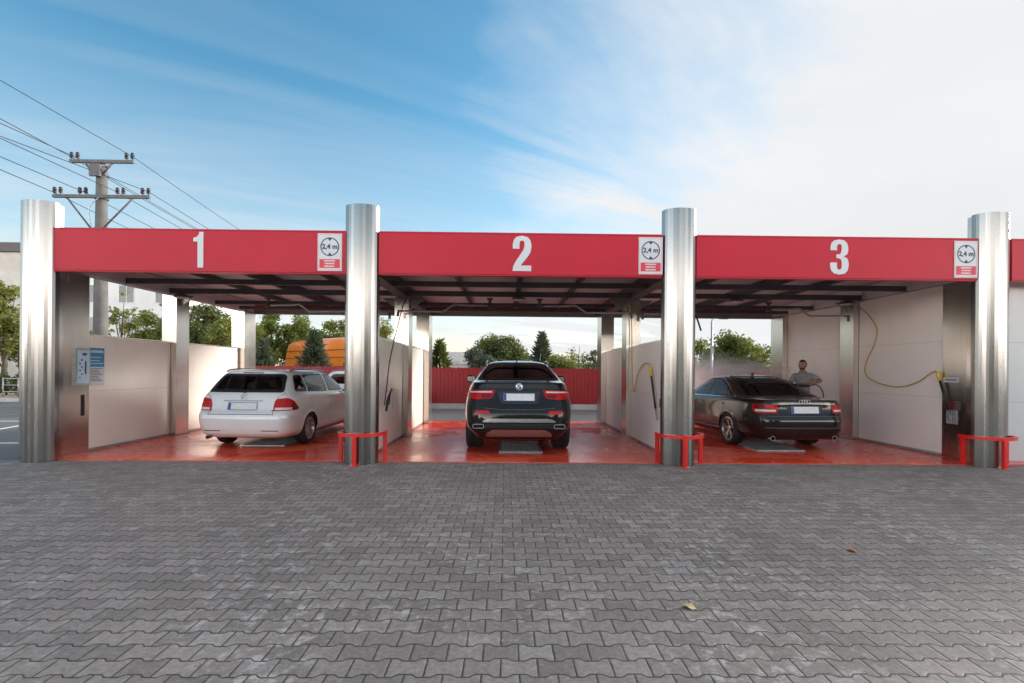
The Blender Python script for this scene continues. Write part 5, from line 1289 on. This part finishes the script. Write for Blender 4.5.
# ================================================================== UTILITY POLE AND WIRES
YP = 16.0
def pp(px, py): return at(px, py, YP-.18)
base = at(100.5, 340, YP); PX = base.x
def pole(x, Yp, lab):
    e = tag(empty('utility_pole', (x, Yp, 0)), lab, 'pole')
    bm = B_(); ztop = pp(100, 166).z; lathe(bm, [(.22, -.1), (.215, 1), (.145, ztop), (.13, ztop+.02), (0, ztop+.03)], 'Z', 18); fin(bm, 'shaft', M['poleconc'], e, auto=40)
    z1, z2 = pp(100, 161.5).z, pp(100, 196.5).z
    A = {}
    for nm, z, l, r_ in (('up', z1, pp(70, 160).x-PX, pp(134, 160).x-PX), ('low', z2, pp(53, 196).x-PX, pp(150, 196).x-PX)):
        bm = B_(); box(bm, l, r_, -.22, -.14, z-.05, z+.05); fin(bm, 'crossarm', M['crossarm'], e, bevel=.008)
        zb = z-.40 if nm == 'up' else z-1.05; q = .42 if nm == 'up' else .68
        for sgn, xe in ((-1, l), (1, r_)):
            bm = B_(); tube(bm, [(xe*q, -.18, z-.05), (sgn*.17, -.18, zb)], .03, 6); fin(bm, 'brace', M['crossarm'], e, smooth=True)
        for sgn, xe, inset in ((-1, l, (.05, .24)), (1, r_, (.05, .24))) if nm == 'up' else ((-1, l, (.05, .24, .85, 1.04)), (1, r_, (.05, .24, .85, 1.04))):
            for i_ in inset:
                xi = xe - sgn*i_
                bm = B_(); lathe(bm, [(.014, z+.051), (.014, z+.10), (.052, z+.105), (.058, z+.16), (.04, z+.18), (.054, z+.20), (.05, z+.26), (.03, z+.29), (0, z+.295)], 'Z', 12, (xi, -.18, 0)); fin(bm, 'insulator', M['insul'], e, auto=50)
    for z in (z1-.05, z1-.36, z2, z2-1.02):
        bm = B_(); lathe(bm, [(.17, z-.04), (.19, z-.04), (.19, z+.04), (.17, z+.04)], 'Z', 16); fin(bm, 'collar', M['crossarm'], e)
    bm = B_(); box(bm, -.17, .17, -.30, -.222, z1-.50, z1-.12); fin(bm, 'switch_box', M['crossarm'], e)
    bm = B_(); tube(bm, smoothcurve([(.1, -.24, z2-.05), (-.16, -.27, z2-.4), (-.18, -.2, z2-.9), (-.02, -.25, z2-1.1)], 6), .014, 5); fin(bm, 'jumper_wire', M['galv'], e, smooth=True)
    return e, z1, z2
pe, z1, z2 = pole(PX, YP, 'concrete utility pole with two steel crossarms rising behind the cream wall of bay 1')
far = copy_tree(pe); far.location = (PX-1.2, YP+38, 0); far['label'] = 'more distant concrete utility pole at the far end of the power lines'
def wire(px0, py0, pxi, pyi, lab, ex=None):
    """span from the left edge of the view over an insulator and on to the next pole"""
    m_ = at(pxi, pyi, YP-.18); a = at(px0, py0, 11.6)
    d = (a - m_)/(m_.y-a.y); s0 = m_ + d*26 ; s0.z = a.z + (a.z-m_.z)/(m_.y-a.y)*14 - .0
    pts = [s0] + [m_.lerp(a, 1)] + [m_]
    P = [m_.lerp(Vector((m_.x+(a.x-m_.x)*5, m_.y+(a.y-m_.y)*5, m_.z+(a.z-m_.z)*5)), 1-t/10) for t in range(11)]
    for i_, p in enumerate(P):   # gentle sag before the pole
        pass
    f = Vector((m_.x-1.2, YP+38-.18, m_.z))
    for k in range(1, 17):
        t = k/16; p = m_.lerp(f, t); p.z -= 1.3*4*t*(1-t)*.55; P.append(p)
    bm = B_(); tube(bm, [p - P[10] for p in P], .0105, 5); o = fin(bm, 'power_line', M['wire'], smooth=True); o.location = P[10]
    tag(o, lab, 'wire', 'power lines on the utility pole')
wire(0, 80, 134, 157.5, 'topmost power line, running to the right end of the upper crossarm')
wire(0, 118.5, 71.5, 157, 'power line to the left end of the upper crossarm')
wire(0, 123, 76, 157.5, 'power line just below the one to the left end of the upper crossarm')
wire(0, 138, 117, 192, 'power line to the insulators right of the pole on the lower crossarm')
wire(0, 156.5, 84, 192, 'power line to the insulators left of the pole on the lower crossarm')
wire(0, 169.5, 54, 192.5, 'lowest power line, to the left end of the lower crossarm')
wire(-40, 121, 149, 192, 'power line to the right end of the lower crossarm')

# lamp post seen behind the black saloon
q = at(712, 319, 18.2)
e = tag(empty('lamp_post', (q.x, 18.2, 0)), 'slim grey lamp post behind the black saloon', 'lamp post')
bm = B_(); tube(bm, [(0, 0, 0), (0, 0, q.z-.1)], [.055, .04], 10); fin(bm, 'shaft', M['galv'], e, smooth=True)
bm = B_(); tube(bm, smoothcurve([(0, 0, q.z-.12), (.02, 0, q.z), (.12, 0, q.z+.04), (.30, 0, q.z+.04)], 5), .03, 8); fin(bm, 'arm', M['galv'], e, smooth=True)
bm = B_(); box(bm, .28, .62, -.09, .09, q.z, q.z+.07); fin(bm, 'lamp_head', M['galv'], e, bevel=.015)
bm = B_(); box(bm, -.06, .06, -.075, -.045, 2.2, 2.5); fin(bm, 'junction_box', M['galv'], e)

# fallen leaves
def leaf(x, y, mat, lab, s=.045):
    bm = B_(); n = 14; vs = []
    for k in range(n):
        a = 2*math.pi*k/n; r_ = s*(.6+.4*abs(math.sin(a*2.5)))*random.uniform(.8, 1.15); vs.append(bm.verts.new((r_*math.cos(a), r_*.8*math.sin(a), .010+.012*math.sin(a*2))))
    c_ = bm.verts.new((0, 0, .012))
    for k in range(n): bm.faces.new((vs[k], vs[(k+1) % n], c_))
    o = fin(bm, 'fallen_leaf', M[mat]); o.location = (x, y, .004); tag(o, lab, 'leaf')
    so_ = o.modifiers.new('thick', 'SOLIDIFY'); so_.thickness = .0015
leaf(at(690.5, 604, 1).x*0 + (690.5-505)/FPX*3.05, 3.03, 'leafdry', 'pale yellow fallen leaf lying on the grey pavers in the foreground')
leaf((855-505)/FPX*4.02, 4.0, 'leafdry2', 'small rust coloured fallen leaf on the grey pavers at the right', .05)

# ================================================================== PERSON
def skin(name, verts, edges, radii, mat, parent, root=0, sub=2):
    me = bpy.data.meshes.new(name); me.from_pydata(verts, edges, [])
    o = bpy.data.objects.new(name, me); COL.objects.link(o)
    m = o.modifiers.new('skin', 'SKIN'); m.use_smooth_shade = True
    me.skin_vertices[0].data[root].use_root = True
    for i, r_ in enumerate(radii):
        me.skin_vertices[0].data[i].radius = r_ if isinstance(r_, tuple) else (r_, r_)
    o.modifiers.new('sub', 'SUBSURF').levels = sub; o.modifiers['sub'].render_levels = sub
    dg = bpy.context.evaluated_depsgraph_get(); dg.update(); me2 = bpy.data.meshes.new_from_object(o.evaluated_get(dg))
    bpy.data.objects.remove(o)
    return link(name, me2, mat, parent, True)
hp = at(803, 366, 11.0)
# local: faces -y turned to the left; z up; height 1.76
pr_ = tag(empty('person', (hp.x, 11.0, .0145), R(-58)), 'person in a grey top rinsing the far side of the black saloon', 'person')
V = [(0, 0, .98), (0, .0, 1.14), (0, .01, 1.30), (0, .01, 1.42), (0, -.01, 1.50), (0, -.03, 1.585),   # pelvis spine neck chin level
     (-.09, 0, .90), (-.10, -.01, .50), (-.105, .03, .09), (-.11, -.14, .035),
     (.09, 0, .90), (.11, -.03, .50), (.115, .03, .09), (.13, -.14, .035),
     (-.18, .0, 1.41), (-.27, -.10, 1.22), (-.13, -.33, 1.25), (-.07, -.39, 1.26),
     (.18, .0, 1.41), (.40, -.02, 1.30), (.26, -.26, 1.25), (.18, -.32, 1.245)]
E_ = [(0, 1), (1, 2), (2, 3), (3, 4), (4, 5), (0, 6), (6, 7), (7, 8), (8, 9), (0, 10), (10, 11), (11, 12), (12, 13), (3, 14), (14, 15), (15, 16), (16, 17), (3, 18), (18, 19), (19, 20), (20, 21)]
Rd = [(.15, .11), (.135, .10), (.16, .11), (.13, .09), .056, .06, .085, .062, .042, (.045, .03), .085, .062, .042, (.045, .03), .062, .046, .034, .03, .062, .046, .034, .03]
# head, face, ears, nose grown on the same figure as overlapping skinned chains joined into one mesh
bodyo = skin('body', V, E_, Rd, M['skin'], pr_)
bm = B_(); bm.from_mesh(bodyo.data)
def ell(c_, s_, sub=3, f=None):
    r_ = bmesh.ops.create_icosphere(bm, subdivisions=sub, radius=1)
    for v in r_['verts']:
        p = v.co.copy()
        if f: p = f(p)
        v.co = Vector((p.x*s_[0]+c_[0], p.y*s_[1]+c_[1], p.z*s_[2]+c_[2]))
def hd(p):
    q = p.copy()
    if p.z < 0: q.x *= 1-.30*p.z*p.z; q.y = q.y*(1-.12*p.z*p.z) - .10*(-p.z)
    return q
ell((0, -.02, 1.655), (.077, .098, .118), 3, hd)
ell((0, -.122, 1.645), (.015, .022, .028), 2); ell((-.078, -.01, 1.65), (.012, .022, .032), 2); ell((.078, -.01, 1.65), (.012, .022, .032), 2)
ell((0, -.112, 1.600), (.026, .012, .010), 2)
for sx_, wr, d in ((-1, Vector((-.07, -.39, 1.26)), Vector((.5, -.75, .1))), (1, Vector((.18, -.32, 1.245)), Vector((-.6, -.75, .05)))):
    d = d.normalized(); side_ = d.cross(Vector((0, 0, 1))).normalized()
    ell(wr + d*.05, (.040, .045, .022), 2)
    for k in range(4):
        st = wr + d*.085 + side_*(.027*(k-1.5)*.75); ln = (.062, .072, .068, .052)[k]
        tube(bm, [st, st + d*ln*.45 + Vector((0, 0, -.004)), st + d*ln*.75 + Vector((0, 0, -.03)), st + d*ln*.55 + Vector((0, 0, -.05))], [.0095, .009, .0085, .007], 6)
    th = wr + d*.03 + side_*(-.035*sx_); tube(bm, [th, th + d*.035 - side_*.02*sx_ + Vector((0, 0, -.01)), th + d*.06 - side_*.012*sx_ + Vector((0, 0, -.035))], [.012, .011, .008], 6)
bm.to_mesh(bodyo.data); bm.free()
bodyo.data.polygons.foreach_set('use_smooth', [True]*len(bodyo.data.polygons))
bm = B_(); 
r_ = bmesh.ops.create_icosphere(bm, subdivisions=3, radius=1)
for v in list(bm.verts):
    p = v.co.copy()
    v.co = Vector((p.x*.084, p.y*.104-.012, p.z*.118+1.667))
bmesh.ops.delete(bm, geom=[v for v in bm.verts if (v.co.z < 1.70 and v.co.y < .0) or v.co.z < 1.60], context='VERTS')
fin(bm, 'hair', M['hair'], pr_, smooth=True)
bm = B_()
r_ = bmesh.ops.create_icosphere(bm, subdivisions=3, radius=1)
for v in bm.verts:
    p = hd(v.co.copy()); v.co = Vector((p.x*.080, p.y*.101-.022, p.z*.122+1.655))
bmesh.ops.delete(bm, geom=[v for v in bm.verts if v.co.z > 1.615 or v.co.y > .0], context='VERTS')
fin(bm, 'beard', M['hair'], pr_, smooth=True)
for sx_ in (-1, 1):
    bm = B_(); bmesh.ops.create_icosphere(bm, subdivisions=2, radius=.010, matrix=Matrix.Translation((sx_*.030, -.108, 1.665))); fin(bm, 'eye', M['hair'], pr_, smooth=True)
sv = [V[0], V[1], V[2], V[3], (0, 0, 1.465), V[14], (-.245, -.06, 1.275), V[18], (.34, -.015, 1.335)]
skin('shirt', sv, [(0, 1), (1, 2), (2, 3), (3, 4), (3, 5), (5, 6), (3, 7), (7, 8)], [(.165, .125), (.15, .115), (.175, .125), (.145, .105), .066, .078, .064, .078, .064], M['shirt'], pr_)
tv = [(0, 0, 1.0), V[6], V[7], V[8], V[10], V[11], V[12]]
skin('trousers', tv, [(0, 1), (1, 2), (2, 3), (0, 4), (4, 5), (5, 6)], [(.158, .12), .10, .078, .062, .10, .078, .062], M['trousers'], pr_)
for sx_, a in ((-1, (-.11, -.05, .035)), (1, (.125, -.05, .035))):
    bm = B_(); bmesh.ops.create_icosphere(bm, subdivisions=3, radius=1)
    for v in bm.verts: v.co = Vector((v.co.x*.052+a[0], v.co.y*.14+a[1], max(-.035, v.co.z*.055)+a[2]))
    fin(bm, 'shoe', M['black'], pr_, smooth=True)
# the lance he holds points over the roof of the saloon
def pw(l):
    a = R(-58); return Vector((hp.x + l[0]*math.cos(a) - l[1]*math.sin(a), 11.0 + l[0]*math.sin(a) + l[1]*math.cos(a), l[2]+.0145))
h0, h1 = pw((.18, -.37, 1.20)), pw((-.02, -.47, 1.23))
dl = (h1-h0).normalized()
e = tag(empty('spray_lance', h0), 'spray lance held by the person behind the black saloon', 'spray lance')
bm = B_(); tube(bm, [-dl*.10, Vector((0, 0, 0)), dl*.16], [.018, .024, .02], 8); fin(bm, 'grip', M['black'], e, smooth=True)
bm = B_(); tube(bm, [dl*.161, dl*.75], .013, 8); fin(bm, 'barrel', M['galv'], e, smooth=True)
bm = B_(); tube(bm, [dl*.751, dl*.80], .018, 8); fin(bm, 'nozzle', M['black'], e, smooth=True)
ha = h0 - dl*.10
hose([ha, ha + Vector((.16, -.05, .03)), ha + Vector((.30, -.04, -.12)), ha + Vector((.34, 0, -.45)), ha + Vector((.30, .1, -.95)), ha+Vector((.34, .3, -1.09)), ha+Vector((.45, .8, -1.09))], .012, M['black'], 'black hose hanging from the lance held by the person')

# spray drifting over the saloon
def mist(lab, c_, s_, dens, sc_):
    m, nt, b, o = newmat('water_spray'); nt.nodes.remove(b)
    v = N(nt, 'ShaderNodeVolumePrincipled'); v.inputs['Color'].default_value = (.97, .97, .98, 1); v.inputs['Anisotropy'].default_value = .3
    tcx = N(nt, 'ShaderNodeTexCoord'); ln = N(nt, 'ShaderNodeVectorMath', operation='LENGTH'); L(nt, tcx.outputs['Object'], ln.inputs[0])
    fall = math_(nt, 'SUBTRACT', 1, ln.outputs['Value'], clamp=True)
    ns = ramp(nt, noise(nt, tcx.outputs['Object'], sc_, 4, .6), [(.38, .12), (.68, 1)])
    L(nt, math_(nt, 'MULTIPLY', math_(nt, 'MULTIPLY', fall, ns), dens), v.inputs['Density']); L(nt, v.outputs[0], o.inputs['Volume'])
    bm = B_(); bmesh.ops.create_icosphere(bm, subdivisions=3, radius=1); ob = fin(bm, 'water_mist', m, smooth=True)
    ob.location = c_; ob.scale = s_; tag(ob, lab, 'mist', None, 'stuff')
mist('white water mist over the roof of the black saloon', (5.35, 11.1, 1.50), (1.5, .9, .36), 3.2, 2.2)
mist('thin water mist drifting over the bonnet of the black saloon towards the fence', (5.0, 12.9, 1.2), (2.2, 1.7, 1.0), .6, 1.6)

# ------------------------------------------------------------------ world, sun, camera
SUN_EL, SUN_AZ = R(15.5), R(60)      # azimuth from +Y towards +X : beyond the bays, to the right
w = bpy.data.worlds.new('World'); scene.world = w; w.use_nodes = True
nt = w.node_tree; nt.nodes.clear()
out = N(nt, 'ShaderNodeOutputWorld')
sky = N(nt, 'ShaderNodeTexSky'); sky.sky_type = 'NISHITA'; sky.sun_disc = False
sky.sun_elevation = SUN_EL; sky.sun_rotation = SUN_AZ; sky.altitude = 100; sky.air_density = 1.0; sky.dust_density = .3; sky.ozone_density = .8
bg1 = N(nt, 'ShaderNodeBackground'); bg1.inputs[1].default_value = .051; hs = N(nt, 'ShaderNodeHueSaturation'); hs.inputs['Saturation'].default_value = 1.45; hs.inputs['Value'].default_value = .84; hs.inputs['Hue'].default_value = .485; L(nt, sky.outputs[0], hs.inputs['Color']); L(nt, hs.outputs[0], bg1.inputs[0])
tc = N(nt, 'ShaderNodeTexCoord'); sp = N(nt, 'ShaderNodeSeparateXYZ'); L(nt, tc.outputs['Generated'], sp.inputs[0])
# cloud layer: direction projected on a high plane
zz = math_(nt, 'MAXIMUM', math_(nt, 'ADD', sp.outputs[2], .10), .03)
cb = N(nt, 'ShaderNodeCombineXYZ'); L(nt, math_(nt, 'DIVIDE', sp.outputs[0], zz), cb.inputs[0]); L(nt, math_(nt, 'DIVIDE', sp.outputs[1], zz), cb.inputs[1])
mp = N(nt, 'ShaderNodeMapping'); mr_ = N(nt, 'ShaderNodeMapping'); mr_.inputs['Rotation'].default_value = (0, 0, R(-28)); L(nt, cb.outputs[0], mr_.inputs[0])
mp.inputs['Scale'].default_value = (.55, 2.0, 1); L(nt, mr_.outputs[0], mp.inputs[0])
streak = noise(nt, mp.outputs[0], .8, 6, .56, .9)
puff = noise(nt, cb.outputs[0], .55, 7, .6, .3)
# veil of bright thin cloud around the sun's side of the sky
sx, sy = math.sin(SUN_AZ), math.cos(SUN_AZ)
dot = math_(nt, 'ADD', math_(nt, 'MULTIPLY', sp.outputs[0], sx), math_(nt, 'MULTIPLY', sp.outputs[1], sy))
veil = math_(nt, 'ADD', math_(nt, 'ADD', math_(nt, 'MULTIPLY', math_(nt, 'SUBTRACT', sp.outputs[0], -.04), 1.9), math_(nt, 'MULTIPLY', math_(nt, 'SUBTRACT', streak, .5), 1.5)), math_(nt, 'MULTIPLY', math_(nt, 'SUBTRACT', puff, .5), 1.5))
low = math_(nt, 'SUBTRACT', 1.05, math_(nt, 'MULTIPLY', sp.outputs[2], 2.2))
back = math_(nt, 'MULTIPLY', math_(nt, 'LESS_THAN', sp.outputs[1], -.1), 0)
cov = math_(nt, 'ADD', math_(nt, 'MAXIMUM', veil, 0, clamp=True), math_(nt, 'MULTIPLY', math_(nt, 'MAXIMUM', low, 0, clamp=True), math_(nt, 'ADD', streak, .25)), clamp=True)
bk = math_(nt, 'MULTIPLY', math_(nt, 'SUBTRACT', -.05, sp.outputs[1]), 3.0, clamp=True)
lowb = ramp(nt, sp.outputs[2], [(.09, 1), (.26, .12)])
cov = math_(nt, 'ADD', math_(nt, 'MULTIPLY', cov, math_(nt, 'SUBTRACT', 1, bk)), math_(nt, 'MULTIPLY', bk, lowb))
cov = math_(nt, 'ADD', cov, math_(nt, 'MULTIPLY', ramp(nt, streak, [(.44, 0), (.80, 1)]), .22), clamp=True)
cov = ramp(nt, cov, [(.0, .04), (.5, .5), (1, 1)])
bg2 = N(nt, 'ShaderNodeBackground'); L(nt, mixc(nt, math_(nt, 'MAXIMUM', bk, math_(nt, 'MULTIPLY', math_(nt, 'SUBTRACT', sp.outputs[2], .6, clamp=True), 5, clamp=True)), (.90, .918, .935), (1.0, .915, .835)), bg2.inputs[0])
L(nt, math_(nt, 'ADD', math_(nt, 'ADD', .172, math_(nt, 'MULTIPLY', math_(nt, 'SUBTRACT', puff, .5), .05)), math_(nt, 'ADD', math_(nt, 'MULTIPLY', math_(nt, 'SUBTRACT', sp.outputs[2], .6, clamp=True), 1.8), math_(nt, 'MULTIPLY', math_(nt, 'MULTIPLY', bk, lowb), 1.45))), bg2.inputs[1])   # out-of-view sky strength raised overhead and low behind the photographer to light the bays
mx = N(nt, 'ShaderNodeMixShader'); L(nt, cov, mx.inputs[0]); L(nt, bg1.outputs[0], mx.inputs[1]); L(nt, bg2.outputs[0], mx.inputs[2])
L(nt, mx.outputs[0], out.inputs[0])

sd = bpy.data.lights.new('sun', 'SUN'); sd.energy = 1.1; sd.angle = R(16); sd.color = (1, .955, .88)
so = bpy.data.objects.new('sun', sd); COL.objects.link(so)
dirv = Vector((math.sin(SUN_AZ)*math.cos(SUN_EL), math.cos(SUN_AZ)*math.cos(SUN_EL), math.sin(SUN_EL)))
so.rotation_euler = dirv.to_track_quat('Z', 'Y').to_euler()

cd = bpy.data.cameras.new('camera'); co = bpy.data.objects.new('camera', cd); COL.objects.link(co)
cd.sensor_width = 36; cd.lens = FPX/1024*36; cd.shift_y = (371.2-341.5)/1024; cd.clip_start = .05; cd.clip_end = 3000
co.location = (0, 0, CAMH)
fwd = Vector((math.sin(YAW), math.cos(YAW), 0)); right = Vector((math.cos(YAW), -math.sin(YAW), 0)); up = Vector((0, 0, 1))
cr, sr = math.cos(ROLL), math.sin(ROLL)
r2 = right*cr + up*sr; u2 = -right*sr + up*cr
co.matrix_world = Matrix(((r2.x, u2.x, -fwd.x, 0), (r2.y, u2.y, -fwd.y, 0), (r2.z, u2.z, -fwd.z, CAMH), (0, 0, 0, 1)))
scene.camera = co
scene.view_settings.view_transform = 'Standard'; scene.view_settings.look = 'None'; scene.view_settings.exposure = 2.5; scene.view_settings.gamma = 1
scene.cycles.max_bounces = 10; scene.cycles.transparent_max_bounces = 24; scene.cycles.use_denoising = True
scene.cycles.volume_bounces = 5
